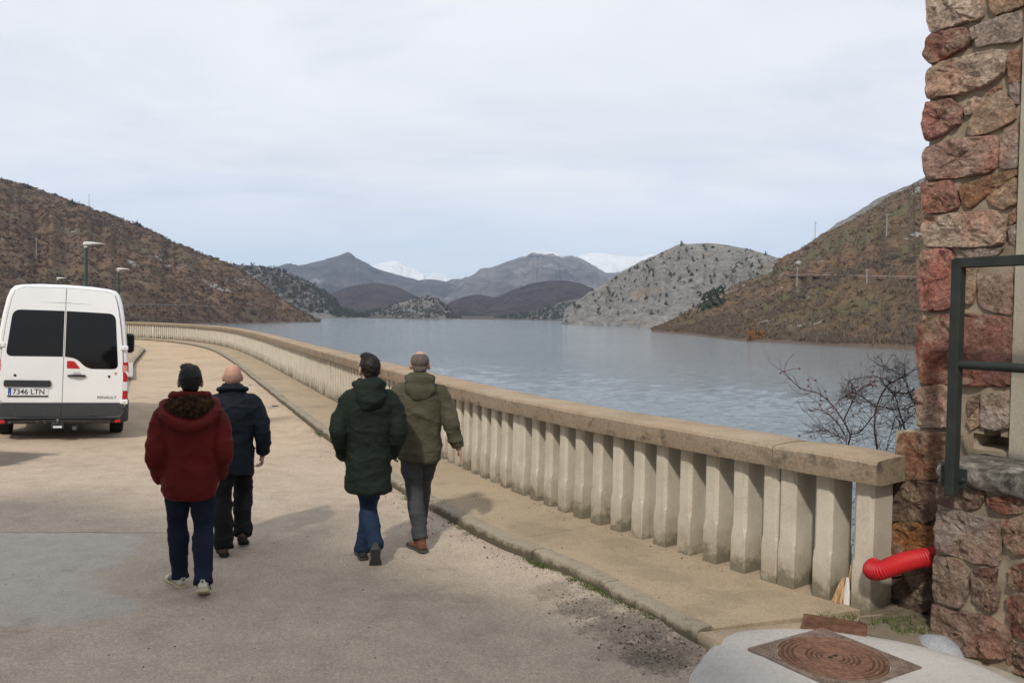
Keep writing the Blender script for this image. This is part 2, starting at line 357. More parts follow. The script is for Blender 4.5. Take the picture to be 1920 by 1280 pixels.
hill('right', 'hillside', 'brown and olive scrub hillside with a road across it on the right', RF_, RR_, scrub_ground('scrub_ground_right', OCHRE, (.34, .33, .31), .615, 1.3), 150, 80, 120, .98, 5, .02, .08, 8.7)
LMR = [(41.6, 690.0, -5.0), (43.4, 700.0, 2.8), (46.8, 705.0, 9.7), (57.4, 720.0, 16.0), (69.8, 730.0, 24.4), (90.8, 750.0, 37.4), (106.5, 760.0, 46.9), (122.6, 770.0, 55.1), (139.1, 780.0, 63.0), (161.1, 790.0, 71.2), (183.6, 800.0, 75.0), (204.2, 800.0, 74.3), (222.1, 790.0, 69.6), (239.5, 780.0, 64.1), (251.4, 770.0, 58.6), (272.8, 760.0, 50.4), (304.1, 740.0, 35.5)]
LMF = [(42.2, 688), (43.1, 686), (45.3, 678), (53.2, 662), (62.3, 646), (74.8, 612), (83.7, 590), (91.9, 570), (99.6, 555), (110, 540), (121, 525), (131, 510), (140, 500), (148, 490), (155, 480), (170, 470), (185, 460)]
LIME = lime_mat()
hill('lime', 'limestone_hill', 'pale grey limestone hill dotted with junipers beyond the water', LMF, LMR, LIME, 170, 80, 150, .80, 13, .022, .16, 5.5, ridged=True, gully=.55)
CR = [(159.9, 520.0, 33.1), (179.7, 520.0, 45.1), (191.1, 520.0, 54.3), (196.7, 520.0, 58.0), (204.2, 520.0, 63.1), (212.4, 520.0, 68.9), (219.7, 520.0, 73.0), (227.2, 520.0, 78.4), (234.7, 520.0, 83.2), (242.0, 520.0, 86.0), (249.2, 520.0, 87.4), (260.1, 520.0, 92.6), (294.5, 520.0, 110.0)]
hill('crest', 'limestone_crest', 'jagged grey limestone crest rising behind the right hillside', 90, CR, lime_mat('limestone_crest_rock', .95, .62, 1.4), 150, 30, 120, 1.1, 7, .05, .35, 2.2, z0=10., ridged=True, gully=.1)
OC = [(77.6, 500.0, -5.4), (79.1, 500.0, 0.0), (84.3, 500.0, 1.9), (92.0, 502.0, 3.9), (97.4, 502.0, 4.5), (100.6, 502.0, 4.2), (103.3, 502.0, 1.1), (109.5, 500.0, -4.1)]
hill('outcrop', 'limestone_outcrop', 'low pale limestone outcrop at the water below the grey hill', 9, OC, lime_mat('limestone_outcrop_rock', 1.1, .66, 1.5), 60, 24, 22, .45, 5, .09, .3, 4.2, ridged=True)
# middle distance
WD = [(-412.3, 1100.0, 70.0), (-376.8, 1100.0, 64.2), (-348.5, 1100.0, 62.5), (-313.1, 1100.0, 58.8), (-284.6, 1100.0, 47.3), (-253.9, 1090.0, 31.2), (-234.0, 1080.0, 19.4), (-223.5, 1060.0, 8.9), (-210.5, 1050.0, 4.9), (-198.3, 1050.0, 2.4), (-182.0, 1050.0, -4.4)]
WOODROCK = lime_mat('wooded_rock', .75, .50, .7)
hill('wood', 'wooded_hill', 'dark wooded rocky hill behind the left hillside', 110, WD, WOODROCK, 120, 40, 150, .8, 6, .02, .12, 1.7, ridged=True)
KN = [(-211.2, 1150.0, -3), (-178.6, 1150.0, 9.0), (-156.5, 1150.0, 16.7), (-126.9, 1150.0, 24.6), (-110.7, 1150.0, 27.1), (-96.3, 1140.0, 16.8), (-84.4, 1130.0, 5.9), (-71.3, 1120.0, -5.6)]
hill('knoll', 'rocky_knoll', 'small rocky wooded knoll across the middle of the water', 90, KN, WOODROCK, 90, 34, 90, .9, 5, .03, .15, 9.7, ridged=True)
MID = mountain_mat('dark_heath', (.028, .023, .023), (.115, .082, .068), None, 0, .66, 3.)
hill('brownA', 'heath_hill', 'dark brown heath hill left of the rocky knoll', 400, [(-454.5, 1900.0, 29.3), (-411.8, 1900.0, 47.1), (-369.1, 1900.0, 62.4), (-320.2, 1900.0, 69.3), (-271.2, 1900.0, 64.0), (-234.3, 1900.0, 47.4), (-197.4, 1900.0, 29.7), (-148.0, 1900.0, 0)], MID, 90, 40, 300, .9, 14, .007, .08, 3.9)
hill('brownB', 'heath_hill', 'long dark brown heath hill in front of the big grey mountain', 450, [(-175.1, 1800.0, 2.5), (-140.5, 1800.0, 24.3), (-105.9, 1800.0, 39.9), (-71.2, 1800.0, 45.1), (-36.3, 1800.0, 41.0), (9.8, 1800.0, 59.1), (55.9, 1800.0, 73.7), (102.2, 1800.0, 79.1), (142.9, 1800.0, 73.9), (172.1, 1800.0, 62.8), (230.5, 1800.0, 40.6), (312.7, 1800.0, -4.5)], MID, 120, 40, 300, .9, 14, .007, .08, 6.1)
hill('greyB', 'wooded_slope', 'low grey wooded slope on the far shore left of the limestone hill', 70, [(-24.7, 1250.0, -4.9), (7.4, 1250.0, 3.1), (39.5, 1250.0, 10.0), (63.6, 1250.0, 18.5), (87.6, 1250.0, 26.1), (119.8, 1250.0, 26.6), (152.5, 1250.0, 4.5)], lime_mat('grey_wooded_rock', .7, .48, .7), 80, 30, 100, .9, 5, .025, .12, 7.7)
mb = MB(); q = [(-260, 1010, 1.6), (-180, 1025, 1.2), (-60, 1110, .9), (20, 1170, .6), (60, 1180, .8), (160, 1150, 1.)]
mb.loft([[V((x-6, y-7, ZW-1)), V((x-4, y-3, ZW+h)), V((x+4, y+160, ZW+h+3)), V((x+6, y+165, ZW-1))] for x, y, h in q]); mb.obj('far_shore', scrub_ground('far_shore_earth', [(.06, .045, .036), (.085, .063, .048), (.10, .075, .055), (.06, .055, .04)], (.3, .28, .25), .7, 1., bank=False), label='low brown far shore of the reservoir', kind='structure')
# mountains
hill('mtA', 'mountain', 'blue-grey mountain with two rounded tops left of the snowy peak', 1400, [(-1266.9, 4000.0, 162.5), (-1189.9, 4000.0, 202.3), (-1117.9, 4000.0, 226.5), (-1081.9, 4000.0, 232.2), (-1045.8, 4000.0, 220.0), (-932.7, 4000.0, 247.4), (-881.3, 4000.0, 261.1), (-799.1, 4000.0, 282.3), (-757.8, 4000.0, 260.4), (-675.0, 4000.0, 223.2), (-571.6, 4000.0, 188.8), (-468.2, 4000.0, 157.0), (-338.9, 4000.0, 123.1), (-235.3, 4000.0, 80.9), (-131.4, 4000.0, 31.0)], mountain_mat('mountain_heath', (.024, .022, .023), (.145, .122, .112), None, 0, .56), 150, 50, 500, .85, 46, 0.0055, .20, 2.6, ridged=True, gully=.25)
hill('ridgeA', 'mountain_spur', 'low blue-grey spur below the snowy peak', 700, [(-513.8, 3600.0, 110.0), (-444.5, 3600.0, 134.2), (-375.1, 3600.0, 149.2), (-305.5, 3600.0, 143.4), (-258.9, 3600.0, 130.2), (-188.9, 3600.0, 96.6), (-95.2, 3600.0, 35.5)], mountain_mat('spur_heath', (.03, .028, .03), (.15, .125, .115), None, 0, .57), 80, 40, 300, .9, 34, .006, .10, 4.4, ridged=True, gully=.25)
hill('mtB', 'mountain', 'big grey mountain with a notched snowy summit in the centre', 1500, [(-463.8, 4200.0, 83.1), (-329.3, 4200.0, 167.3), (-248.4, 4200.0, 184.8), (-167.8, 4200.0, 223.8), (-33.4, 4200.0, 271.8), (60.6, 4200.0, 311.0), (100.9, 4200.0, 325.1), (127.8, 4200.0, 331.6), (149.6, 4200.0, 325.5), (176.5, 4200.0, 328.3), (225.7, 4200.0, 321.1), (248.7, 4200.0, 307.8), (317.5, 4200.0, 301.6), (371.9, 4200.0, 278.2), (426.6, 4200.0, 244.0), (481.4, 4200.0, 209.7), (590.8, 4200.0, 146.7), (728.1, 4200.0, 54.2)], mountain_mat('grey_mountain_rock', (.055, .05, .05), (.24, .215, .20), 296, 90, .57), 180, 60, 500, .85, 46, .0055, .16, 1.1, ridged=True, gully=.25)
SC = lambda L, k: [(x*k, y*k, 2.15+(z-2.15)*k) for x, y, z in L]
hill('snowA', 'mountain', 'bright snow-covered round peak far behind on the left', 900, SC([(-1263.6, 6500.0, 296.1), (-1180.4, 6500.0, 347.5), (-1117.8, 6500.0, 365.2), (-1034.5, 6500.0, 395.7), (-909.1, 6500.0, 410.2), (-825.0, 6500.0, 369.8), (-719.8, 6500.0, 321.3), (-677.6, 6500.0, 296.9), (-627.7, 6500.0, 318.6), (-594.3, 6500.0, 323.3), (-489.0, 6500.0, 274.8), (-341.5, 6500.0, 206.1)], .70), mountain_mat('snow_peak', (.10, .10, .10), (.18, .17, .17), 120, 90, .66), 120, 50, 600, .95, 60, .0040, .08, 7.3, ridged=True, gully=.3)
hill('snowB', 'mountain', 'snow-streaked long flat mountain far behind the limestone hill', 900, SC([(301.1, 6000.0, 315.8), (377.1, 6000.0, 386.3), (472.8, 6000.0, 430.2), (568.8, 6000.0, 458.6), (684.7, 6000.0, 452.7), (800.8, 6000.0, 439.2), (916.6, 6000.0, 437.1), (993.5, 6000.0, 453.7), (1071.1, 6000.0, 435.7), (1305.1, 6000.0, 331.5)], .76), mountain_mat('snow_streaked_rock', (.11, .11, .11), (.20, .19, .19), 225, 140, .62), 120, 50, 600, .95, 50, .0040, .07, 5.1, ridged=True, gully=.3)

# scrub cover: nobody could count it
SCL = scrub_mat('scrub_brown', [(.060, .045, .038), (.102, .068, .049), (.135, .084, .053), (.090, .073, .044)])
SCR = scrub_mat('scrub_ochre', [(.056, .043, .034), (.108, .073, .046), (.145, .090, .050), (.088, .082, .038)])
link('scrub', tri_mesh('scrub', tufts(samples('left', 15000), (1.2, 4.2), 15, 5, .6)), SCL, label='brown leafless scrub covering the left hillside', kind='stuff')
link('scrub', tri_mesh('scrub', tufts(samples('right', 15000), (.7, 2.9), 15, 6, .6)), SCR, label='brown and olive scrub covering the right hillside', kind='stuff')
# leafless trees and taller bushes near the waterlines
def shore_pts(key, n, vmax, seed): return samples(key, n, .03, vmax, seed, 1.9)
BARE = scrub_mat('bare_twigs', [(.07, .055, .045), (.12, .095, .075), (.15, .115, .085), (.10, .085, .055)])
link('leafless_thicket', tri_mesh('leafless_thicket', tufts(shore_pts('right', 2400, .48, 12), (1.2, 4.4), 34, 7, 1.0, .13, 2.4)), BARE, label='grey leafless thicket along the right shore', kind='stuff')
link('leafless_thicket', tri_mesh('leafless_thicket', tufts(shore_pts('left', 900, .22, 13), (1.6, 5), 34, 8, .9, .13, 2.2)), BARE, label='grey leafless thicket along the left shore', kind='stuff')
# distant woods as one mass each
FOREST = scrub_mat('far_conifer', [(.022, .028, .020), (.035, .042, .028), (.05, .052, .035), (.045, .048, .03)])
link('woodland', tri_mesh('woodland', tufts(samples('wood', 1500, .12, 1.0), (3, 6.5), 12, 9, 1.3, .5, .5)), FOREST, label='dark conifers over the rocky hill behind the left hillside', kind='stuff')
link('woodland', tri_mesh('woodland', tufts(samples('knoll', 420, .05, 1.0), (2.5, 5.5), 14, 10, 1.3, .5, .5)), FOREST, label='dark conifers over the rocky knoll in the water', kind='stuff')
link('woodland', tri_mesh('woodland', tufts(samples('greyB', 500, .02, .9), (3, 6), 14, 11, 1.3, .5, .5)), FOREST, label='dark trees along the far shore under the brown hill', kind='stuff')
# junipers on the limestone, one by one
JUN = NT('juniper_green', .9, .1); JUN.col(JUN.ramp(JUN.island(), [(0, (.02, .028, .017)), (1, (.055, .062, .035))])); JUN = JUN.m
jm = [tri_mesh('juniper', tufts(np.zeros((1, 3)), (2, 2), 60, 20+k, (1.2, 1.7, 2.2)[k], .36, .5)) for k in range(3)]
r = random.Random(4); pts = samples('lime', 1000, .10, 1.0, 21); cnt = 0
rp = [p for p in pts if HILL['right']['bvh'].ray_cast(EYE, (V(p)-EYE).normalized(), (V(p)-EYE).length)[0] is None and p[0]/p[1] < .34]
for p in rp[:190]:
    s = r.uniform(.7, 1.7)*(1.3 if r.random() < .15 else 1)
    o = link('juniper_bush', jm[r.randrange(3)], JUN, label='dark green juniper bush dotted over the grey limestone hill', cat='juniper', group='junipers on the limestone hill')
    o.location = (p[0], p[1], p[2]-.3); o.scale = (s, s, s*r.uniform(.9, 1.3)); o.rotation_euler = (0, 0, r.uniform(0, 6))
for px, py, s, lab in [(1497, 418, 4.2, 'tall dark pine standing above the road on the right hillside'), (1321, 575, 4.4, 'leftmost of three dark pines at the foot of the limestone hill'), (1333, 571, 4.6, 'middle one of three dark pines at the foot of the limestone hill'), (1346, 568, 4.8, 'rightmost of three dark pines at the foot of the limestone hill')]:
    h = on_hill('right', px, py+6) or on_hill('lime', px, py+6)
    if h is None: continue
    o = link('pine_tree', jm[2], JUN, label=lab, cat='pine tree', group='pines on the slopes'); o.location = h; o.scale = (s*.8, s*.8, s)
for px, py, s, lab in [(52, 349, 3.0, 'dark bush alone high on the left skyline'), (135, 380, 3.4, 'dark bush beside the power pole on the left skyline'), (257, 419, 3.0, 'dark bush low on the left skyline right of the lamps')]:
    h = on_hill('left', px, py+4)
    if h is None: continue
    o = link('hawthorn_bush', jm[0], JUN, label=lab, cat='bush', group='bushes on the left skyline'); o.location = h; o.scale = (s, s, s*.8)
h = on_hill('right', 1418, 634)
OR = NT('orange_twigs', .9, .1); OR.col(OR.ramp(OR.island(), [(0, (.13, .062, .026)), (1, (.23, .115, .042))]))
o = link('willow_bush', tri_mesh('willow', tufts(np.zeros((1, 3)), (2, 2), 160, 31, .8, .22, 1.)), OR.m, label='rusty orange willow bush at the right water edge', cat='bush'); o.location = h or (100, 330, -4); o.scale = (3.4, 3.4, 2.7)

# power poles
POLE = plain('weathered_pole', (.27, .265, .255), .8)
def pole(key, px, pyb, hgt, lab, arm=1.6):
    h = on_hill(key, px, pyb) or on_hill(key, px, pyb+5)
    if h is None: return
    t = empty('power_pole', h, 0, lab, 'pole', 'power poles on the hills')
    MB().tube([(0, 0, -.8), (0, 0, hgt)], [.22, .15], 8).obj('shaft', POLE, t)
    MB().box((0, 0, hgt-.5), (arm, .14, .16)).obj('crossarm', POLE, t)
    for sx in (-1, 0, 1): MB().tube([(sx*arm*.44, 0, hgt-.42), (sx*arm*.44, 0, hgt-.05)], .06, 6).obj('insulator', POLE, t)
pole('left', 167, 392, 10.5, 'thin power pole on the skyline of the left hillside')
pole('left', 68, 484, 10.0, 'pale power pole among the rocks on the left hillside')
pole('right', 1528, 449, 9.5, 'thin power pole on the skyline of the right hillside')
pole('right', 1662, 446, 9.5, 'tall pale power pole high on the right hillside', 1.2)
pole('right', 1494, 541, 8.4, 'power pole below the road on the right hillside', 1.0)
pole('right', 1625, 531, 4.6, 'short power pole below the road on the right hillside', .9)
# the road across the right hillside: cutting above it, guardrail along it
pts = [on_hill('right', px, py) for px, py in [(1405, 524), (1443, 518.5), (1480, 517.5), (1520, 517), (1560, 518.5), (1600, 519.5), (1640, 520.5), (1680, 521.5), (1720, 522), (1780, 523)]]
pts = [p for p in pts if p]
def toeye(p, d): return p+(EYE-p).normalized()*d
rt = empty('guardrail', pts[0], 0, 'pale guardrail along the road on the right hillside', 'guardrail')
GAL = plain('galvanised_steel', (.36, .365, .37), .5, .4, .2)
b0 = pts[0]; line = [toeye(p, 1.2)+V((0, 0, .55))-b0 for p in pts]
mb = MB(); mb.tube(line, .11, 6, 4, flat=1.); mb.obj('beam', GAL, rt)
for i in range(len(line)*4-3):
    p = crom(line, i/4); MB().box((p.x, p.y+.1, p.z-.4), (.09, .09, 1.0)).obj('post', GAL, rt)
mb = MB(); EARTH = NT('orange_earth', .95, .1); EARTH.col(EARTH.ramp(EARTH.noise(.5, 6, .7), [(.35, (.085, .058, .038)), (.5, (.19, .098, .050)), (.68, (.27, .145, .075))])); EARTH.bump(EARTH.noise(1.2, 5), .8, .5)
rings = []
for i in range(60):
    p = crom(pts, i/59*(len(pts)-1)); h = max(.15, 1.2+2.4*noise.noise(V((i*.23, 3, 1)))+.8*noise.noise(V((i*.9, 8, 1)))); d = (p-EYE).normalized(); d.z = 0
    rings.append([p+V((0, 0, -.3))-d*.1, p+V((0, 0, h*.55))+d*.2+d*h*.15, p+V((0, 0, h))+d*h*.5, p+V((0, 0, -1))+d*4])
mb.loft(rings); mb.obj('road_cutting', EARTH.m, label='orange earth cutting above the hillside road', kind='structure')
# the road that runs along the foot of the left hillside
pts = [on_hill('left', px, py) for px, py in [(232, 575), (270, 574), (310, 574.5), (350, 575.5), (390, 577), (425, 580)]]
pts = [p for p in pts if p]
if len(pts) > 3:
    rt = empty('guardrail', pts[0], 0, 'thin grey guardrail along the foot of the left hillside', 'guardrail'); line = [toeye(p, 2.)+V((0, 0, .9))-pts[0] for p in pts]
    MB().tube(line, .13, 6, 4).obj('beam', POLE, rt)
    for i in range(len(line)*3-2):
        p = crom(line, i/3); MB().box((p.x, p.y+.1, p.z-.6), (.15, .15, 1.5)).obj('post', POLE, rt)
# ------------------------------------------------------------------ the dam crest: path of the parapet
WPTS = [V(p) for p in [(2.62, 5.55), (1.94, 6.42), (1.12, 7.60), (.5, 8.58), (-.62, 10.8), (-2.4, 14.9), (-4.3, 19.4), (-7.1, 26.1), (-10.4, 34.0), (-14.2, 42.5), (-17.6, 48.8), (-21.1, 53.8), (-24.4, 57.1), (-28.7, 60.3), (-34, 63.2), (-41, 65.6), (-50, 67.4), (-60, 68.4), (-75, 68.8)]]
fine = [crom(WPTS, i/60) for i in range(60*(len(WPTS)-1)+1)]
arc = [0.]
for a, b in zip(fine, fine[1:]): arc.append(arc[-1]+(b-a).length)
arcA = np.array(arc); fA = np.array([tuple(p) for p in fine]); SLEN = arc[-1]
def wp(s, o=0.):                                  # point at arc length s, offset o towards the road
    x = V((float(np.interp(s, arcA, fA[:, 0])), float(np.interp(s, arcA, fA[:, 1]))))
    t = V((float(np.interp(s+.25, arcA, fA[:, 0])-np.interp(s-.25, arcA, fA[:, 0])), float(np.interp(s+.25, arcA, fA[:, 1])-np.interp(s-.25, arcA, fA[:, 1]))))
    if s < .25: t = fine[20]-fine[0]
    if s < 0: x = fine[0]+t.normalized()*s
    t.normalize(); n = V((-t.y, t.x)); return x+n*o, t, n
def w3(s, o, z): p = wp(s, o)[0]; return V((p.x, p.y, z))
def kerb_o(s): return 1.06+.20*(1-sstep(.3, 2.2, s))
VAN_C = V((-7.50, 13.72)); VAN_YAW = R(27.3); VH = V((-math.sin(VAN_YAW), math.cos(VAN_YAW))); VR = V((math.cos(VAN_YAW), math.sin(VAN_YAW)))
def zg(x, y):
    d = V((x, y))-VAN_C; p = d.dot(VR); q = d.dot(VH)
    w = sstep(4.6, 1.7, abs(p))*sstep(-4.5, -1.2, q)*sstep(11., 7., q)
    return w*(-.06-.036*max(-2.5, min(2.5, p)))
def sstep(a, b, x):
    t = max(0., min(1., (x-a)/(b-a))); return t*t*(3-2*t)

# ---- materials of the crest
def road_mat():
    m = NT('weathered_road', .93, .15); X, Y, Z = m.sep()
    ag = m.voro(95, feature='F1', out='Color'); agv = m.n('ShaderNodeRGBToBW'); m.l(ag, agv.inputs[0])
    f = m.noise(160, 3, .6); big = m.noise(.5, 6, .6); med = m.noise(3.2, 5, .62); huge = m.noise(.09, 4, .5, m.vec(loc=(3, 8, 0)))
    near = m.ramp(agv.outputs[0], [(.05, (.18, .147, .118)), (.35, (.33, .272, .217)), (.7, (.44, .366, .292)), (1., (.66, .57, .475))])
    c = m.mix(.55, near, m.ramp(f, [(.3, (.275, .226, .18)), (.7, (.50, .418, .336))]))
    c = m.mix(1., c, m.ramp(m.math('ADD', m.math('MULTIPLY', big, .5), m.math('MULTIPLY', med, .5)), [(.33, .78), (.5, 1.0), (.66, 1.14)]), 'MULTIPLY')
    far = m.smooth(Y, 7., 16.)                     # the older, sandier surfacing further along
    sand = m.mix(1., c, (1.09, 1.03, .94), 'MULTIPLY'); c = m.mix(far, c, sand)
    tan2 = m.mix(1., c, (1.03, .99, .91), 'MULTIPLY'); c = m.mix(m.smooth(Y, 24., 38.), c, tan2)
    # pale concrete repair on the left
    dx = m.math('ADD', X, m.math('MULTIPLY', m.math('SUBTRACT', m.noise(1.3, 5, .65), .5), 1.3)); dy = m.math('ADD', Y, m.math('MULTIPLY', m.math('SUBTRACT', m.noise(1.1, 5, .6, m.vec(loc=(9, 2, 0))), .5), .9))
    edge = m.math('ADD', dx, m.math('MULTIPLY', dy, .42))
    msk = m.math('MULTIPLY', m.math('MULTIPLY', m.smooth(edge, -.15, -.45), m.smooth(Y, 7.88, 7.84)), m.smooth(dy, 5.45, 5.75))
    conc = m.ramp(m.noise(5, 6, .65), [(.3, (.36, .335, .30)), (.7, (.47, .445, .41))]); conc = m.mix(.25, conc, near)
    c = m.mix(m.math('MULTIPLY', msk, .9), c, conc)
    # construction joint
    j = m.math('ABSOLUTE', m.math('SUBTRACT', m.math('SUBTRACT', Y, m.math('MULTIPLY', X, .05)), m.math('ADD', 8.03, m.math('MULTIPLY', m.noise(2.5, 4), .09))))
    jm_ = m.math('MULTIPLY', m.math('MULTIPLY', m.smooth(j, .014, .005), m.smooth(X, -2.7, -3.0)), m.smooth(X, -5.4, -5.0)); c = m.mix(m.math('MULTIPLY', jm_, .75), c, (.05, .04, .03))
    # dark tar patch by the van, oil stains, dark worn gutter at the kerb
    ddx = m.math('ADD', m.math('ABSOLUTE', m.math('ADD', X, 7.9)), m.math('MULTIPLY', m.math('SUBTRACT', m.noise(2.2, 4), .5), .8)); ddy = m.math('ABSOLUTE', m.math('SUBTRACT', Y, 11.6))
    tar = m.math('MULTIPLY', m.smooth(ddx, 1.15, .95), m.smooth(ddy, 1.0, .7)); c = m.mix(m.math('MULTIPLY', tar, .8), c, m.ramp(f, [(.3, (.04, .038, .036)), (.7, (.085, .08, .075))]))
    st = m.noise(.8, 5, .65, m.vec(loc=(40, 11, 0))); c = m.mix(m.math('MULTIPLY', m.smooth(st, .62, .72), .35), c, (.08, .065, .05))
    for cx, cy, rx, ry, k in [(-4.75, 16.6, .45, .35, .45), (-4.6, 12.2, .5, .4, .2), (.60, 5.98, .28, .22, .7), (.82, 5.58, .34, .26, .75), (1.0, 5.18, .32, .30, .8), (.36, 6.35, .25, .2, .4), (.75, 5.2, .25, .2, .4), (-.5, 6.2, .5, .12, .2)]:
        e = m.math('ADD', m.math('POWER', m.math('DIVIDE', m.math('SUBTRACT', X, cx), rx), 2.), m.math('POWER', m.math('DIVIDE', m.math('SUBTRACT', Y, cy), ry), 2.))
        e = m.math('ADD', e, m.math('MULTIPLY', m.math('SUBTRACT', m.noise(5, 6, .75), .5), 4.0)); c = m.mix(m.math('MULTIPLY', m.smooth(e, 1.2, .2), k*.8), c, m.ramp(m.noise(60, 3), [(.35, (.028, .025, .022)), (.65, (.13, .11, .09))]))
    pit = m.smooth(m.voro(7.5, out='Distance'), .05, .03); c = m.mix(m.math('MULTIPLY', pit, .7), c, (.04, .035, .03))
    m.col(c); m.bump(m.math('ADD', m.math('MULTIPLY', agv.outputs[0], .6), m.math('ADD', f, m.math('MULTIPLY', med, 3))), .45, .006); return m.m
def concrete(name, base, stain=(.10, .085, .06), amount=.5, scale=1., speck=.5, objspace=True, moss=None):
    m = NT(name, .92, .18); kind = 'Object'
    a = m.noise(2.2*scale, 6, .65); b = m.noise(40*scale, 4, .65); v = m.noise(.7*scale, 4, .5, m.vec(loc=(7, 3, 1)))
    lo = tuple(x*.78 for x in base); hi = tuple(min(.9, x*1.16) for x in base)
    c = m.ramp(m.math('ADD', m.math('MULTIPLY', a, .55), m.math('MULTIPLY', b, .45)), [(.34, lo), (.52, base), (.68, hi)])
    c = m.mix(m.math('MULTIPLY', m.smooth(m.math('ADD', m.math('MULTIPLY', a, .6), m.math('MULTIPLY', v, .5)), .56, .70), amount), c, stain)
    p = m.voro(120*scale, out='Color'); bw = m.n('ShaderNodeRGBToBW'); m.l(p, bw.inputs[0])
    c = m.mix(speck*.5, c, m.mix(1., c, m.ramp(bw.outputs[0], [(0, .55), (.6, 1.), (1, 1.5)]), 'MULTIPLY'))
    m.col(c); m.bump(m.math('ADD', b, m.math('MULTIPLY', a, 2)), .35, .008); return m
PAVE = concrete('pavement_concrete', (.365, .292, .202), (.15, .12, .085), .45, 1., .8).m
KM = concrete('kerb_concrete', (.29, .25, .19), (.085, .08, .05), .6, 1.2, .7)
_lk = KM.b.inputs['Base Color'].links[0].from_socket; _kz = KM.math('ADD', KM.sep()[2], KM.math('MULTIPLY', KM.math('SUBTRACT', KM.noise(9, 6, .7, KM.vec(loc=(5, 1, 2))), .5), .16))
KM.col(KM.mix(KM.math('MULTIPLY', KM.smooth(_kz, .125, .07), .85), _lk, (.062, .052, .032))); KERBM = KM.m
PAD = concrete('new_concrete', (.43, .415, .39), (.30, .29, .27), .4, 1., .25).m
GREYC = concrete('grey_mortar', (.30, .31, .33), (.2, .2, .2), .3).m
def cap_mat():
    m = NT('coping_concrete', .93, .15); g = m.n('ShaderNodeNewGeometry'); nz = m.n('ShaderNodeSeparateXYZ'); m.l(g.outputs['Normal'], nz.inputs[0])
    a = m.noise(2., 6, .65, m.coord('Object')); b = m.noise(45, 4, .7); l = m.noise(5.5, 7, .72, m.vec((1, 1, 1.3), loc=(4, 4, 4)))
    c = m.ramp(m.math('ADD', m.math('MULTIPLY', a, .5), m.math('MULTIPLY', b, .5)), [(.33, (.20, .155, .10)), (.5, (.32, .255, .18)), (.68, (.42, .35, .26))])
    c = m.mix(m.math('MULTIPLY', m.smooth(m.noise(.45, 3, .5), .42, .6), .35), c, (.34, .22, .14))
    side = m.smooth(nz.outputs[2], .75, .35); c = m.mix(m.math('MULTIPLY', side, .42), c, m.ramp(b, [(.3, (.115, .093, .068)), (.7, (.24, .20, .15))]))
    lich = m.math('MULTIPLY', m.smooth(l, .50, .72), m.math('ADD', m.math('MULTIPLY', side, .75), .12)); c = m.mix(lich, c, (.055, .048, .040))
    m.col(c); m.bump(m.math('ADD', b, m.math('MULTIPLY', l, 2)), .5, .008); return m.m
CAPM = cap_mat()
def bal_mat():
    m = NT('baluster_concrete', .92, .18); Z = m.sep()[2]; rn = m.rnd()
    off = m.n('ShaderNodeCombineXYZ'); m.l(m.math('MULTIPLY', rn, 37.), off.inputs[0]); m.l(m.math('MULTIPLY', rn, 11.), off.inputs[1])
    vv = m.n('ShaderNodeVectorMath', operation='ADD'); m.l(m.coord(), vv.inputs[0]); m.l(off.outputs[0], vv.inputs[1]); vec = vv.outputs[0]
    a = m.noise(3., 6, .6, vec); b = m.noise(60, 3, .6, vec); d = m.noise(9, 6, .7, vec)
    st_ = m.n('ShaderNodeMapping'); st_.inputs['Scale'].default_value = (9, 9, .8); m.l(vec, st_.inputs[0]); streak = m.noise(2., 4, .6, st_.outputs[0])
    c = m.ramp(m.math('ADD', m.math('MULTIPLY', a, .6), m.math('MULTIPLY', b, .4)), [(.32, (.39, .345, .275)), (.5, (.49, .445, .365)), (.68, (.56, .515, .43))])
    c = m.mix(m.math('MULTIPLY', m.smooth(streak, .56, .70), .3), c, (.33, .27, .18))
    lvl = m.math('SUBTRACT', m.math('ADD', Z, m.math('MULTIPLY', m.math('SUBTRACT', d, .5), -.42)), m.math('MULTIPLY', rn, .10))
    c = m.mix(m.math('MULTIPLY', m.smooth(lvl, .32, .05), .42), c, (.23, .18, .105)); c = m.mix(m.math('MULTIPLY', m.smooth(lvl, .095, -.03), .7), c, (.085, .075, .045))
    m.col(c); m.bump(m.math('ADD', b, m.math('MULTIPLY', d, 1.5)), .3, .006); return m.m
BALM = bal_mat()

# ---- road sheet
rows = []
smax = 96; base = []
for s in [-34, -24, -16, -11, -8, -6, -5, -4, -3, -2.2, -1.5, -.9, -.4]+[i*.5 for i in range(0, int((SLEN-1)*2))]:
    if s < 0: q = V((1.77, 4.89))+V((.30, -.954))*(-s)
    else: q = wp(s, kerb_o(s)-.12)[0]
    base.append((s, q))
nrow = len(base); NC = 64; vs = []
for i, (s, q) in enumerate(base):
    b = V((-55, -40)).lerp(V((-78, 62)), sstep(0, 1, i/(nrow-1)))
    for k in range(NC+1):
        f = (k/NC)**2.4; p = q.lerp(b, f); dist = (p-q).length; vs.append((p.x, p.y, zg(p.x, p.y)+(.030+.055*(1-sstep(.5, 3.2, s)))*sstep(.2, 1., s)*(1-sstep(.02, .65, dist))*(1+.25*noise.noise(V((p.x*5, p.y*5, 0))))))
fs = [(i*(NC+1)+k, i*(NC+1)+k+1, (i+1)*(NC+1)+k+1, (i+1)*(NC+1)+k) for i in range(nrow-1) for k in range(NC)]
mb = MB(); mb.v = vs; mb.f = fs; mb.mi = [0]*len(fs); ROADB = BVHTree.FromPolygons([V(x) for x in vs], fs)
def rz(x, y):
    h = ROADB.ray_cast(V((x, y, 5)), V((0, 0, -1))); return h[0].z if h[0] else 0.
mb.obj('road', road_mat(), smooth=True, label='pale weathered asphalt road along the dam crest', kind='structure')
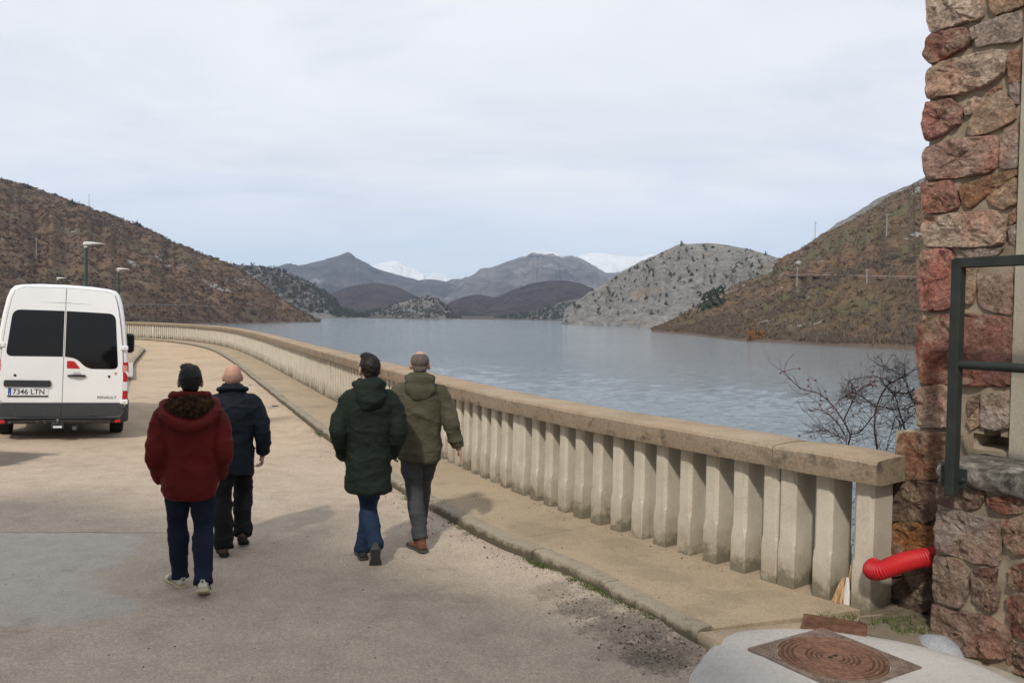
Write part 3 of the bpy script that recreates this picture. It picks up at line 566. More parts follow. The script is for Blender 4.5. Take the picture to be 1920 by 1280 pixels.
# ---- dam body under the parapet, down into the water
mb = MB(); DAMC = concrete('dam_concrete', (.33, .30, .25), (.12, .11, .09), .5, .4, .3).m
mb.loft([[w3(s, .9, .02), w3(s, -.56, .04), w3(s, -.58, -2), w3(s, -.9, -30), w3(s, .9, -30)] for s in [-1.5]+[i*.8 for i in range(int(SLEN/.8))]]); mb.obj('dam', DAMC, label='concrete body of the dam under the parapet', kind='structure')
# ---- pavement with its slabs and kerb stones
pv = empty('pavement', (0, 0, 0), 0, 'raised concrete pavement with kerb beside the parapet', kind='structure')
def pz(s): return .12
def slab(s0, s1, i):
    mb = MB(); n = max(2, int((s1-s0)/.4)); rings = []
    for k in range(n+1):
        s = lerp(s0, s1, k/n); ko = kerb_o(s)-.14; sw = s*1.
        if i == 0: sw = s-.55*(1-k/n)
        A = w3(s, ko, .12); B = w3(sw, -.45, .123)
        ring = [A+V((0, 0, -.14)), A]+[A.lerp(B, t)+V((0, 0, .006*noise.noise(V((s*2, t*5, 1))))) for t in (.25, .5, .75)]+[B, B+V((0, 0, -.15))]
        rings.append(ring)
    mb.loft(rings); mb.obj('paving_slab', PAVE, pv)
ss = [.62, 3.0]
while ss[-1] < SLEN-5: ss.append(ss[-1]+3.6)
for i, (a, b) in enumerate(zip(ss, ss[1:])): slab(a+.004, b-.004, i)
s = .66; i = 0
while s < SLEN-6:
    L = .98 if s < 40 else 1.98; mb = MB(); rings = []; rr = random.Random(i)
    j0 = rr.uniform(-.008, .008); jz = rr.uniform(-.010, .004)
    for k in range(9 if s < 14 else 4):
        q = s+(L-.012)*k/(8 if s < 14 else 3); ko = kerb_o(q)+j0; w = .010*noise.noise(V((q*3.1, 2, 5))); w2 = .012*noise.noise(V((q*4.7, 9, 5)))
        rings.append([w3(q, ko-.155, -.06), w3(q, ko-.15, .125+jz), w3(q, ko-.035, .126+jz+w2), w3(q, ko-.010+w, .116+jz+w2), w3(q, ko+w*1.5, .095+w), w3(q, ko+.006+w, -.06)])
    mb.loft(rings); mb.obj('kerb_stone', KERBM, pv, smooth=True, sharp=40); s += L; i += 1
mb = MB(); rings = []
for k in range(15):
    u = k/14; A = w3(.62, kerb_o(.62)+.0, 0).lerp(w3(.07, -.1, 0), u); t_ = wp(.3)[1]; f_ = V((-t_.x, -t_.y, 0)); w = .04*noise.noise(V((u*6, 1, 1)))
    rings.append([A-f_*.10+V((0, 0, .05)), A-f_*.02+V((0, 0, .121)), A+f_*(.10+w)+V((0, 0, .105+w*.3)), A+f_*(.26+w*2)+V((0, 0, .06)), A+f_*(.36+w)+V((0, 0, -.05))])
mb.loft(rings); mb.obj('worn_edge', PAVE, pv, smooth=True)
# ---- parapet
P0 = wp(0)[0]; par = empty('parapet', (P0.x, P0.y, .12), 0, 'long curving concrete balustrade with heavy coping beside the water', 'balustrade')
org = V((P0.x, P0.y, .12)); BH = .905
def baluster_mesh(w, d, ch=.032, split=.27):
    mb = MB(); z0 = -.05
    def ring(hw, y0, y1, c, z): return [V((-hw+c, y0, z)), V((hw-c, y0, z)), V((hw, y0+c, z)), V((hw, y1-c, z)), V((hw-c, y1, z)), V((-hw+c, y1, z)), V((-hw, y1-c, z)), V((-hw, y0+c, z))]
    e = .0008
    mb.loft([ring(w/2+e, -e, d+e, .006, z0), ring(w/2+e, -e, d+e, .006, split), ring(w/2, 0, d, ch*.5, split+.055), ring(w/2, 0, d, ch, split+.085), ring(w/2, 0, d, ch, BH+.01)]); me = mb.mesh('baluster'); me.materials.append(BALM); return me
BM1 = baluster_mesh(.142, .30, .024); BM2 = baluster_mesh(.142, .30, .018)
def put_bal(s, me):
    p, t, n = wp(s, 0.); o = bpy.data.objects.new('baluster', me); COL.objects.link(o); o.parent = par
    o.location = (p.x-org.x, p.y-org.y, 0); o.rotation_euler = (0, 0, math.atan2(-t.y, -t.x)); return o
PITCHB = .292
s = .24; put_bal(s, BM1); s += .305; put_bal(s, BM1); joints = []; nbal = 2
s += .09
def do_joint(s): put_bal(s+.205, BM2); put_bal(s+.357, BM2); return s+.281
while True:
    j = do_joint(s); joints.append(j); nbal += 2; s = j+.08
    for k in range(11):
        s += PITCHB; put_bal(s, BM1); nbal += 1
    s += .09
    if nbal > 284: break
joints.append(s+.3)
def cap_slab(s0, s1, first=False):
    mb = MB(); n = max(3, int((s1-s0)/.25)); rings = []; z0, z1 = BH, 1.092; rr = random.Random(int(s0*10)); dz = rr.uniform(-.006, .006); do = rr.uniform(-.006, .006)
    for k in range(n+1):
        s = lerp(s0, s1, k/n); w = .006*noise.noise(V((s*3, 1, 1))); w2 = .006*noise.noise(V((s*2.3, 5, 1)))
        prof = [(.045, z0+.0), (.098+do, z0+.012), (.105+do+w, z0+.05), (.105+do+w, z1-.028+w2), (.088+do+w, z1-.004+w2), (.055+do, z1+w2), (-.15, z1+.006), (-.36, z1+w), (-.395, z1-.02), (-.40, z0), (-.30, z0)]
        e = .012 if k in (0, n) else 0
        rings.append([w3(s+(0 if not e else 0), o-(e if o > 0 else -e), z+dz-(e if z > z0+.1 else 0))-V((org.x, org.y, 0)) for o, z in prof])
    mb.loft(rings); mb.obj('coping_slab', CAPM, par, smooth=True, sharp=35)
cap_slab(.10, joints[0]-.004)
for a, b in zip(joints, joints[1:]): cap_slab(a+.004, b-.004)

# ---- gravel, grass and litter along the kerb: uncountable
def scatter_path(n, s0, s1, o0, o1, seed, pw=1.):
    r = random.Random(seed); out = []
    for _ in range(n):
        s = s0+(s1-s0)*r.random()**pw; o = kerb_o(s)+r.uniform(o0, o1)*r.random(); p = wp(s, o)[0]; out.append((p.x, p.y))
    return out
def pebbles(name, pts, size, cols, label, z=0., seed=2):
    r = np.random.default_rng(seed); base = np.array([(0, 0, 1), (.9, 0, 0), (-.3, .85, 0), (-.5, -.8, 0), (.2, .3, -.6)], float); F = [(0, 1, 2), (0, 2, 3), (0, 3, 1), (4, 2, 1), (4, 3, 2), (4, 1, 3)]
    vs = []; fs = []
    for i, (x, y) in enumerate(pts):
        s = size[0]+(size[1]-size[0])*r.random()**3; b = base*(1+.35*r.normal(size=base.shape))*s*np.array([1, 1, .6]); a = r.random()*6.28; c, q = math.cos(a), math.sin(a)
        k = len(vs); zz = z if not callable(z) else z(x, y)
        vs += [(x+v[0]*c-v[1]*q, y+v[0]*q+v[1]*c, zz+v[2]+s*.15) for v in b]; fs += [tuple(j+k for j in f) for f in F]
    mb = MB(); mb.v = vs; mb.f = fs; mb.mi = [0]*len(fs)
    m = NT(name+'_mat', .9, .2); m.col(m.ramp(m.island(), cols)); return link(name, mb.mesh(name, False), m.m, label=label, kind='stuff')
GC = [(0, (.05, .045, .04)), (.35, (.17, .14, .115)), (.75, (.30, .26, .21)), (.97, (.42, .36, .3)), (1, (.45, .16, .08))]
pebbles('gravel', scatter_path(2600, .3, 9, .0, .42, 3, 1.5)+scatter_path(900, 8, 20, .0, .5, 33)+[(lerp(.42, 1.05, u_)+random.gauss(0, .12), lerp(6.2, 5.05, u_)+random.gauss(0, .12)) for u_ in [random.random() for _ in range(1500)]], (.003, .014), GC, 'loose gravel and crumbled asphalt along the foot of the kerb', z=rz)
rr = random.Random(5)
pebbles('grit', [(rr.uniform(-5, 1.0), 3.8+rr.random()**1.5*9) for _ in range(1100)], (.003, .009), [(0, (.03, .028, .025)), (.6, (.09, .08, .07)), (1, (.30, .26, .22))], 'dark grit strewn over the road', z=rz)
pebbles('grit', [tuple(wp(rr.uniform(.5, 9), rr.uniform(.05, 1.0))[0]) for _ in range(260)]+[tuple(wp(rr.uniform(.4, 12), rr.uniform(.0, .12))[0]) for _ in range(300)], (.003, .013), GC, 'small stones and grit on the pavement', .122, 9)
def grass(pts, h, label, z=0., seed=1, n=12):
    r = np.random.default_rng(seed); T = []
    for x, y in pts:
        for _ in range(n):
            a = r.random()*6.28; L = h*(.4+.8*r.random()); bx, by = x+r.normal()*.02, y+r.normal()*.02; dx, dy = math.cos(a)*.004, math.sin(a)*.004; lx, ly = r.normal()*.5*L, r.normal()*.5*L
            zb = z if not callable(z) else z(bx, by); T += [(bx-dx, by-dy, zb), (bx+dx, by+dy, zb), (bx+lx, by+ly, zb+L)]
    m = NT('grass_blades', .8, .2); m.col(m.ramp(m.island(), [(0, (.04, .065, .018)), (.6, (.075, .115, .028)), (1, (.18, .16, .07))])); return link('grass', tri_mesh('grass', np.array(T)), m.m, label=label, kind='stuff')
gp = [wp(1.9+.35*random.gauss(0, 1)*.35, 0)[1] for _ in range(1)]
gp = []
for s0, w, n in [(2.5, .08, 60), (2.0, .2, 26), (1.6, .2, 36), (1.25, .15, 12), (3.6, .25, 10), (5.0, .2, 34), (6.5, .3, 6), (10.6, .2, 34), (7.5, .5, 6)]:
    for _ in range(n):
        s = s0+random.gauss(0, w); gp.append(tuple(wp(s, kerb_o(s)+abs(random.gauss(.01, .022)))[0]))
grass(gp, .022, 'green grass tufts growing at the foot of the kerb', z=rz)
grass([(random.uniform(2.0, 2.6), 5.52+random.gauss(0, .05)) for _ in range(40)]+[(random.uniform(2.55, 2.8), random.uniform(5.3, 5.6)) for _ in range(50)], .03, 'thin weeds round the rusty plate by the stone wall', .12, 4, 6)

# ---- covers and plates
RUST = NT('rusty_iron', .75, .35, .25); _a = RUST.noise(9, 6, .7); RUST.col(RUST.ramp(_a, [(.3, (.07, .038, .026)), (.5, (.155, .075, .045)), (.7, (.235, .13, .085))])); RUST.bump(RUST.noise(60, 4), .3, .004); RUST = RUST.m
LD = NT('rusty_lid', .75, .3, .2); _a = LD.noise(28, 6, .75); LD.col(LD.mix(LD.math('MULTIPLY', LD.smooth(LD.math('ADD', LD.sep()[2], LD.math('MULTIPLY', LD.math('SUBTRACT', LD.noise(30, 5), .5), .002)), .0030, .0), .55), LD.ramp(_a, [(.3, (.085, .048, .035)), (.5, (.17, .088, .058)), (.7, (.26, .155, .11))]), (.035, .026, .02))); LD.bump(LD.noise(60, 4), .3, .004); LIDM = LD.m
DIRTY = plain('grey_worn_iron', (.21, .16, .13), .6, .4, .3, .3)
MC = V((1.945, 4.875)); ma = R(31)
poly = [V(p) for p in [(1.17, 5.04), (1.30, 5.20), (1.53, 5.32), (1.75, 5.37), (1.98, 5.36), (2.25, 5.28), (2.5, 5.17), (2.68, 5.02), (2.80, 4.86), (2.92, 4.5), (2.9, 4.1), (2.5, 3.75), (1.9, 3.6), (1.4, 3.75), (1.1, 4.2), (1.04, 4.6), (1.08, 4.86)]]
N_ = 72; outl = [crom(poly+[poly[0]], i/N_*len(poly)) for i in range(N_)]
def padz(p): return .022+.108*sstep(1.12, 1.50, p.x)*sstep(3.4, 4.1, p.y)
rings = []
for k in (0., .25, .5, .7, .85, .95, .99):
    rings.append([V((lerp(MC.x, p.x, max(k, .01)), lerp(MC.y, p.y, max(k, .01)), padz(V((lerp(MC.x, p.x, k), lerp(MC.y, p.y, k))))+(.006*noise.noise(V((p.x*3*k, p.y*3*k, 2))))-(.0 if k < .96 else .012))) for p in outl])
rings.append([V((p.x+.012*noise.noise(V((p.x*9, p.y*9, 1))), p.y+.012*noise.noise(V((p.x*9, p.y*9, 7))), -.05)) for p in outl])
MB().loft(rings).obj('concrete_pad', PAD, smooth=True, sharp=50, label='pale new concrete apron around the round manhole cover', cat='concrete pad')
mh = empty('manhole_cover', (MC.x, MC.y, .136), ma, 'round rusty manhole cover with concentric rings in a square frame', 'manhole cover')
mb = MB(); sq = [V((sx*.345, sy*.345, 0)) for sx, sy in ((-1, -1), (1, -1), (1, 1), (-1, 1))]
NR = 64; inner = [V((.318*math.cos(2*PI*i/NR), .318*math.sin(2*PI*i/NR), 0)) for i in range(NR)]
def sqp(a):
    c, s_ = math.cos(a), math.sin(a); k = .345/max(abs(c), abs(s_)); return V((c*k, s_*k, 0))
outer = [sqp(2*PI*i/NR+PI/4*0) for i in range(NR)]
mb.loft([[p+V((0, 0, -.03)) for p in outer], [p+V((0, 0, .004)) for p in outer], [p+V((0, 0, .004)) for p in inner], [p+V((0, 0, -.03)) for p in inner]], cap=False, closed=True); mb.obj('frame', DIRTY, mh)
mb = MB()
for i in range(-11, 12):
    for j in range(-11, 12):
        x, y = i*.029, j*.029
        if math.hypot(x, y) > .334 and abs(x) < .33 and abs(y) < .33: mb.box((x, y, .006), (.019, .019, .009), bev=0, taper=(.7, .7))
mb.obj('tread', DIRTY, mh, kind='stuff')
prof = [(.312, -.03), (.312, .004), (.305, .008)]
r_ = .305
for a, b in [(.288, .0), (.272, .009), (.258, 0), (.245, .009), (.23, 0), (.215, .009), (.16, .009), (.15, 0), (.136, .009), (.122, 0), (.108, .009), (.094, 0), (.08, .009), (.066, 0), (.052, .009), (.03, .009)]: prof.append((a+(.003 if b else 0), -.002+b)); prof.append((a-.004, -.002+b))
prof.append((.004, .007)); MB().lathe(prof, 64).obj('lid', LIDM, mh, smooth=True, sharp=25)
for sx in (-1, 1): MB().tube([(sx*.012, 0, .0072), (sx*.038, 0, .0072)], .011, 8, flat=.5).obj('keyhole', plain('keyhole_dark', (.03, .025, .02)), mh)  # near-black ovals mark the keyholes; no opening is cut
pc = V((2.165, 5.42)); pa = math.atan2(-.13, .30)
pl = empty('access_plate', (pc.x, pc.y, .125), R(-24), 'rusty square iron plate set in the pavement by the last balusters', 'access plate')
MB().box((0, 0, 0), (.40, .27, .016), bev=.003).obj('plate', RUST, pl)
mb = MB()
for i in range(-9, 10):
    for j in range(-6, 7): mb.box((i*.019+(j % 2)*.009, j*.019, .009), (.012, .005, .005), rot=Matrix.Rotation(R(45 if (i+j) % 2 else -45), 3, 'Z'))
mb.obj('tread', RUST, pl, kind='stuff')
DRN = plain('pale_drain', (.33, .31, .28), .8)
for (x, y), lab in [((-7.44, 23.8), 'farther small drain cover beside the kerb'), ((-5.28, 18.6), 'nearer small drain cover beside the kerb')]:
    d = empty('drain_cover', (x, y, .004), R(22), lab, 'drain cover', 'drain covers by the kerb'); MB().box((0, 0, 0), (.40, .34, .014), bev=.003).obj('frame', DRN, d)
    for k in range(5): MB().box((.02+.0, -.11+k*.055, .008), (.28, .018, .006)).obj('slot', plain('slot_dark', (.04, .04, .04)), d)

# ---- soil in the corner, wood scraps
SOIL = concrete('corner_soil', (.20, .165, .12), (.06, .055, .035), .6, 2., .8).m
mb = MB(); q = [(2.28, 5.36), (2.42, 5.62), (2.62, 5.80), (3.1, 5.85), (3.05, 5.35), (2.72, 4.98)]
mb.prism([V((x, y, .118)) for x, y in q], (0, 0, -.2)); mb.obj('soil', SOIL, label='dark soil in the corner under the red hose', kind='structure')  # soil coloured a darker brown than the paving
WOODM = NT('splintered_wood', .85, .2); WOODM.col(WOODM.ramp(WOODM.noise(14, 5, .6, WOODM.vec((6, 6, .6))), [(.3, (.20, .11, .05)), (.5, (.42, .27, .14)), (.7, (.62, .48, .32))])); WOODM = WOODM.m
WHW = plain('peeled_wood', (.62, .58, .52), .85)
p, t, n = wp(.385, -.02); b = V((p.x, p.y, .125)); wt = empty('wood_scrap', b, math.atan2(-t.y, -t.x), 'splintered wood scraps stuck between the last two balusters', 'wood')
for k, (x, z, lean, L, w, mat) in enumerate([(-.045, 0, .30, .20, .040, WOODM), (-.01, 0, .10, .17, .034, WOODM), (.035, 0, -.04, .19, .045, WHW), (-.03, .0, .22, .12, .05, WOODM), (.02, 0, .05, .28, .022, WOODM)]):
    d = V((math.sin(lean), .1, math.cos(lean))); MB().tube([V((x, k*.012-.03, 0)), V((x, k*.012-.03, 0))+d*L*.5, V((x, k*.012-.03, 0))+d*L], [w*.5, w*.52, w*.2], 5, flat=.5).obj('splinter', mat, wt)

# ---- masonry
T3 = V((.5, -.866, 0)); N3 = V((-.866, -.5, 0)); PU = V((2.95, 5.9, 0)); PB = PU+N3*.13; PL = V((2.81, 5.38, 0))
ST_U = [[(-0.048, 4.47), (0.342, 4.343), (0.353, 4.221), (0.334, 4.174), (0.181, 4.185), (-0.023, 4.182), (-0.054, 4.289), (-0.058, 4.389)], [(0.382, 4.33), (0.603, 4.259), (0.606, 4.176), (0.44, 4.171), (0.399, 4.22)], [(0.322, 4.138), (0.454, 4.151), (0.607, 4.15), (0.613, 3.977), (0.563, 3.959), (0.473, 3.983), (0.306, 3.996)], [(-0.016, 4.18), (0.225, 4.152), (0.276, 4.071), (0.257, 4.029), (0.216, 4.006), (-0.016, 3.963), (-0.053, 4.022), (-0.055, 4.142)], [(0.267, 4.127), (0.328, 4.142), (0.324, 4.057), (0.283, 4.055)], [(-0.037, 3.933), (0.074, 3.954), (0.368, 3.952), (0.507, 3.929), (0.517, 3.823), (0.5, 3.769), (0.403, 3.72), (0.212, 3.709), (-0.038, 3.722), (-0.05, 3.866)], [(0.533, 3.902), (0.596, 3.911), (0.603, 3.699), (0.534, 3.703)], [(-0.037, 3.701), (0.156, 3.681), (0.229, 3.604), (0.219, 3.504), (0.055, 3.438), (-0.04, 3.433), (-0.048, 3.583)], [(0.243, 3.608), (0.311, 3.661), (0.386, 3.631), (0.314, 3.566), (0.259, 3.55)], [(0.385, 3.658), (0.47, 3.678), (0.577, 3.564), (0.586, 3.466), (0.505, 3.43), (0.333, 3.402), (0.271, 3.42), (0.275, 3.507)], [(0.392, 3.669), (0.476, 3.709), (0.481, 3.682), (0.412, 3.652)], [(0.541, 3.688), (0.597, 3.694), (0.602, 3.559), (0.564, 3.567)], [(-0.034, 3.383), (0.18, 3.402), (0.468, 3.378), (0.484, 3.271), (0.485, 3.166), (0.41, 3.137), (-0.018, 3.147), (-0.04, 3.256)], [(0.518, 3.415), (0.6, 3.431), (0.606, 3.148), (0.499, 3.157), (0.497, 3.295)], [(-0.033, 3.127), (0.175, 3.121), (0.23, 2.957), (0.224, 2.931), (0.095, 2.909), (-0.018, 2.92), (-0.037, 3.014)], [(0.233, 3.08), (0.437, 3.12), (0.604, 3.142), (0.605, 3.097), (0.415, 2.991), (0.295, 2.91), (0.244, 2.983)], [(0.415, 2.977), (0.6, 3.085), (0.609, 2.917), (0.523, 2.893), (0.443, 2.934)], [(-0.024, 2.885), (0.24, 2.895), (0.471, 2.892), (0.546, 2.806), (0.537, 2.67), (0.44, 2.65), (-0.002, 2.678), (-0.032, 2.801)], [(0.566, 2.766), (0.61, 2.781), (0.614, 2.652), (0.582, 2.674)], [(0.569, 2.856), (0.607, 2.865), (0.609, 2.801), (0.578, 2.79)], [(-0.041, 2.656), (0.149, 2.657), (0.22, 2.592), (0.231, 2.267), (0.189, 2.237), (0.007, 2.218), (-0.037, 2.243), (-0.048, 2.456)], [(0.234, 2.555), (0.289, 2.565), (0.362, 2.561), (0.362, 2.385), (0.336, 2.267), (0.25, 2.279)], [(0.377, 2.472), (0.595, 2.465), (0.605, 2.345), (0.605, 2.198), (0.491, 2.22), (0.384, 2.267)], [(-0.037, 2.142), (0.061, 2.193), (0.289, 2.207), (0.594, 2.186), (0.625, 2.084), (0.62, 1.925), (0.615, 1.731), (0.354, 1.721), (0.219, 1.716), (-0.015, 1.703), (-0.042, 1.89)], [(-0.034, 1.664), (0.155, 1.717), (0.245, 1.688), (0.248, 1.422), (-0.018, 1.395), (-0.044, 1.537)], [(0.428, 1.657), (0.61, 1.708), (0.613, 1.468), (0.529, 1.44), (0.436, 1.446)], [(0.338, 1.481), (0.408, 1.572), (0.429, 1.468), (0.365, 1.425)], [(0.345, 1.637), (0.416, 1.667), (0.407, 1.584), (0.344, 1.506)], [(0.25, 2.638), (0.371, 2.637), (0.533, 2.639), (0.489, 2.592), (0.325, 2.581)]]
ST_B = [[(-0.074, 1.342), (0.054, 1.373), (0.32, 1.38), (0.307, 1.102), (0.128, 1.048), (-0.088, 1.024)], [(-0.146, 1.006), (0.22, 1.05), (0.284, 0.912), (0.287, 0.841), (0.138, 0.743), (-0.136, 0.704)], [(-0.135, 0.688), (0.075, 0.744), (0.29, 0.742), (0.295, 0.586), (-0.012, 0.477), (-0.135, 0.444)], [(-0.155, 0.271), (0.196, 0.415), (0.302, 0.402), (0.308, 0.232), (0.003, 0.038), (-0.179, -0.037), (-0.193, 0.136)], [(-0.135, 0.429), (-0.012, 0.469), (0.297, 0.529), (0.3, 0.451), (0.195, 0.422), (-0.155, 0.283)]]
ST_L = [[(0.02, 1.112), (0.193, 1.144), (0.274, 1.126), (0.309, 1.061), (0.278, 0.989), (0.172, 0.96), (0.011, 0.96), (-0.001, 1.026)], [(0.321, 1.063), (0.441, 1.094), (0.562, 1.124), (0.565, 1.025), (0.432, 0.989), (0.343, 1.015)], [(0.005, 0.917), (0.2, 0.946), (0.409, 0.939), (0.419, 0.813), (0.412, 0.651), (0.21, 0.648), (-0.0, 0.655), (-0.005, 0.805)], [(0.446, 0.948), (0.554, 1.003), (0.581, 0.903), (0.574, 0.776), (0.514, 0.761), (0.45, 0.821)], [(0.001, 0.62), (0.128, 0.633), (0.219, 0.578), (0.23, 0.461), (0.193, 0.336), (0.004, 0.317), (-0.009, 0.486)], [(0.258, 0.602), (0.406, 0.642), (0.397, 0.549), (0.424, 0.493), (0.403, 0.383), (0.326, 0.358), (0.265, 0.405)], [(0.481, 0.663), (0.564, 0.724), (0.581, 0.565), (0.515, 0.552), (0.483, 0.587)], [(-0.01, 0.292), (0.153, 0.303), (0.327, 0.332), (0.499, 0.299), (0.493, 0.118), (0.362, 0.069), (0.136, 0.012), (-0.008, 0.043), (-0.015, 0.165)], [(0.462, 0.479), (0.582, 0.553), (0.592, 0.255), (0.518, 0.28), (0.478, 0.381)], [(-0.021, -0.018), (0.064, 0.034), (0.192, -0.021), (0.194, -0.068), (0.026, -0.111), (-0.026, -0.089)], [(0.219, -0.011), (0.363, 0.037), (0.416, -0.015), (0.367, -0.067), (0.235, -0.072)], [(0.484, 0.217), (0.593, 0.23), (0.599, 0.056), (0.514, 0.043), (0.481, 0.113)]]
def stone_mat():
    m = NT('rubble_stone', .92, .15); oc = m.n('ShaderNodeObjectInfo').outputs['Color']
    a = m.noise(6, 7, .7); b = m.noise(38, 6, .72); v = m.voro(24, out='Distance'); big = m.noise(2.6, 5, .6, m.vec(loc=(3, 1, 8)))
    f = m.math('ADD', m.math('MULTIPLY', a, .5), m.math('MULTIPLY', b, .5))
    c = m.mix(1., oc, m.ramp(f, [(.36, (.36, .32, .30)), (.47, (.85, .80, .78)), (.54, (1.1, 1.08, 1.06)), (.66, (1.6, 1.6, 1.56))]), 'MULTIPLY')
    c = m.mix(m.math('MULTIPLY', m.smooth(big, .48, .62), .6), c, m.mix(1., c, (1.15, .80, .70), 'MULTIPLY')); big2 = m.noise(4.2, 6, .66, m.vec(loc=(13, 6, 2))); c = m.mix(m.math('MULTIPLY', m.smooth(big2, .50, .62), .65), c, m.ramp(f, [(.38, (.20, .145, .095)), (.62, (.56, .45, .33))]))
    l = m.noise(7, 6, .7, m.vec(loc=(20, 5, 2))); c = m.mix(m.math('MULTIPLY', m.smooth(l, .58, .70), .55), c, (.34, .24, .16))
    k = m.noise(9, 7, .75, m.vec(loc=(2, 25, 9))); c = m.mix(m.math('MULTIPLY', m.smooth(k, .60, .70), .55), c, (.07, .06, .055))
    m.col(c); m.bump(m.math('ADD', m.math('MULTIPLY', b, 1.2), m.math('ADD', m.math('MULTIPLY', a, 2.), m.math('MULTIPLY', v, .7))), 1., .045); return m.m
STONE = stone_mat()
MORT = concrete('lime_mortar', (.30, .245, .18), (.11, .09, .065), .5, 2.5, .8).m
def stone(poly, P, col, parent, base, proud=.05, deep=.10, seed=0, shrink=-.007, rough=.024):
    Q = [V(p) for p in poly]; n = len(Q); per = [(Q[(i+1) % n]-Q[i]).length for i in range(n)]; tot = sum(per); K = 44; o2 = []
    for i in range(K):
        d = i/K*tot; k = 0
        while d > per[k]: d -= per[k]; k = (k+1) % n
        o2.append(Q[k].lerp(Q[(k+1) % n], d/per[k]))
    o2 = [(o2[i-1]+o2[i]*5+o2[(i+1) % K])/7 for i in range(K)]
    c = sum(o2, V((0, 0)))/K
    o2 = [p+(c-p).normalized()*(shrink+.006*noise.noise(V((p.x*18, p.y*18, seed)))) for p in o2]
    def pt(p, h): return P+T3*p.x+V((0, 0, p.y))+N3*h-base
    rings = [[pt(p, -deep) for p in o2], [pt(p, .0) for p in o2]]
    tilt = (noise.noise(V((seed*3.3, 1, 1)))*.06, noise.noise(V((seed*5.1, 2, 1)))*.06)
    for sc, h in ((.995, .62), (.972, .92), (.92, 1.), (.80, 1.), (.66, 1.), (.5, 1.), (.34, 1.), (.16, 1.), (.04, 1.)):
        ring = []
        for p in o2:
            q = c.lerp(p, sc); hh = proud*h+(q.x-c.x)*tilt[0]+(q.y-c.y)*tilt[1]+rough*(noise.fractal(V((q.x*9+seed, q.y*9, seed)), .5, 2.1, 6)+.7*abs(noise.noise(V((q.x*7, q.y*7, seed+3)))))*(.5+.5*h)
            ring.append(pt(q, hh))
        rings.append(ring)
    o = MB().loft(rings).obj('stone', STONE, parent, smooth=True, sharp=27); o.color = (*col, 1); return o
PINK = (.40, .255, .20); PALE = (.50, .385, .295); RED = (.31, .155, .12); OCHR = (.42, .285, .175); GREYP = (.37, .295, .25); RUSTY = (.33, .18, .11); BROWN_ = (.21, .14, .10)
DS = lambda c, k=.82, g=1.25: tuple(g*(x*k+(sum(c)/3)*(1-k)) for x in c)
CU = [PALE, OCHR, GREYP, RED, GREYP, PALE, RUSTY, (.36, .19, .16), PALE, (.38, .27, .18), RUSTY, GREYP, PINK, GREYP, (.34, .20, .15), (.30, .18, .10), OCHR, PALE, GREYP, RUSTY, (.38, .165, .125), OCHR, (.33, .235, .18), (.27, .125, .095), (.42, .29, .22), GREYP, OCHR, BROWN_, GREYP]
CB = [(.26, .16, .10), (.18, .125, .095), (.30, .155, .06), (.13, .09, .07), (.17, .11, .075)]
CL = [(.20, .125, .10), (.25, .10, .07), (.30, .235, .20), (.27, .125, .085), (.22, .155, .125), (.20, .125, .10), (.26, .11, .075), (.30, .195, .145), (.25, .105, .08), (.28, .20, .15), (.20, .15, .115), (.28, .20, .155)]
bu = empty('stone_building', PU, 0, 'corner of a rough pink and ochre stone building', 'building')
def slab_box(P, t0, t1, z0, z1, h0, h1, base):
    c = [P+T3*t+N3*h-base for t, h in ((t0, h0), (t1, h0), (t1, h1), (t0, h1))]; mb = MB(); mb.loft([[p+V((0, 0, z0)) for p in c], [p+V((0, 0, z1)) for p in c]]); return mb
def rough_wall(name, P, t0, t1, z0, z1, base, mat, parent, h=.0, thick=.5, hole=None):
    nt, nz = max(4, int((t1-t0)/.035)), max(4, int((z1-z0)/.035)); vs = []; fs = []
    for i in range(nt+1):
        for j in range(nz+1):
            t = lerp(t0, t1, i/nt); z = lerp(z0, z1, j/nz); d = h+.016*noise.fractal(V((t*9, z*9, 4)), 1, 2, 4)
            if hole and ((t-hole[0])/hole[2])**2+((z-hole[1])/hole[3])**2 < 1: d = -.22
            vs.append(P+T3*t+V((0, 0, z))+N3*d-base)
    fs = [(i*(nz+1)+j, (i+1)*(nz+1)+j, (i+1)*(nz+1)+j+1, i*(nz+1)+j+1) for i in range(nt) for j in range(nz)]
    mb = MB(); mb.add(vs, fs)
    for a in (slab_box(P, t0, t1, z0, z1, h-.03-(.2 if hole else 0), h-thick, base),): mb.add(a.v, a.f)
    return mb.obj(name, mat, parent, smooth=True, sharp=60)
rough_wall('mortar_core', PU, -.02, .66, -.6, 6.6, PU, MORT, bu, .0, .55, hole=(.5, 1.355, .105, .05))
slab_box(PU, .62, 7., -.6, 6.6, -.02, -.55, PU).obj('wall', MORT, bu)
rough_wall('buttress_core', PB, -.12, .34, -.6, 1.36, PU, MORT, bu, 0., .5)
for i, (q, c) in enumerate(zip(ST_U, CU)): stone(q, PU, DS(c), bu, PU, .038 if i in (0, 3, 5, 7, 12, 14, 17, 20, 23, 24) else .026, seed=i+1, rough=.024 if i in (0, 3, 5, 7, 12, 14, 17, 20, 23, 24) else .012)
for i, (q, c) in enumerate(zip(ST_B, CB)): stone(q, PB, DS(c, .9, 1.15), bu, PU, .04, seed=i+51)
rr = random.Random(11); z = 4.5
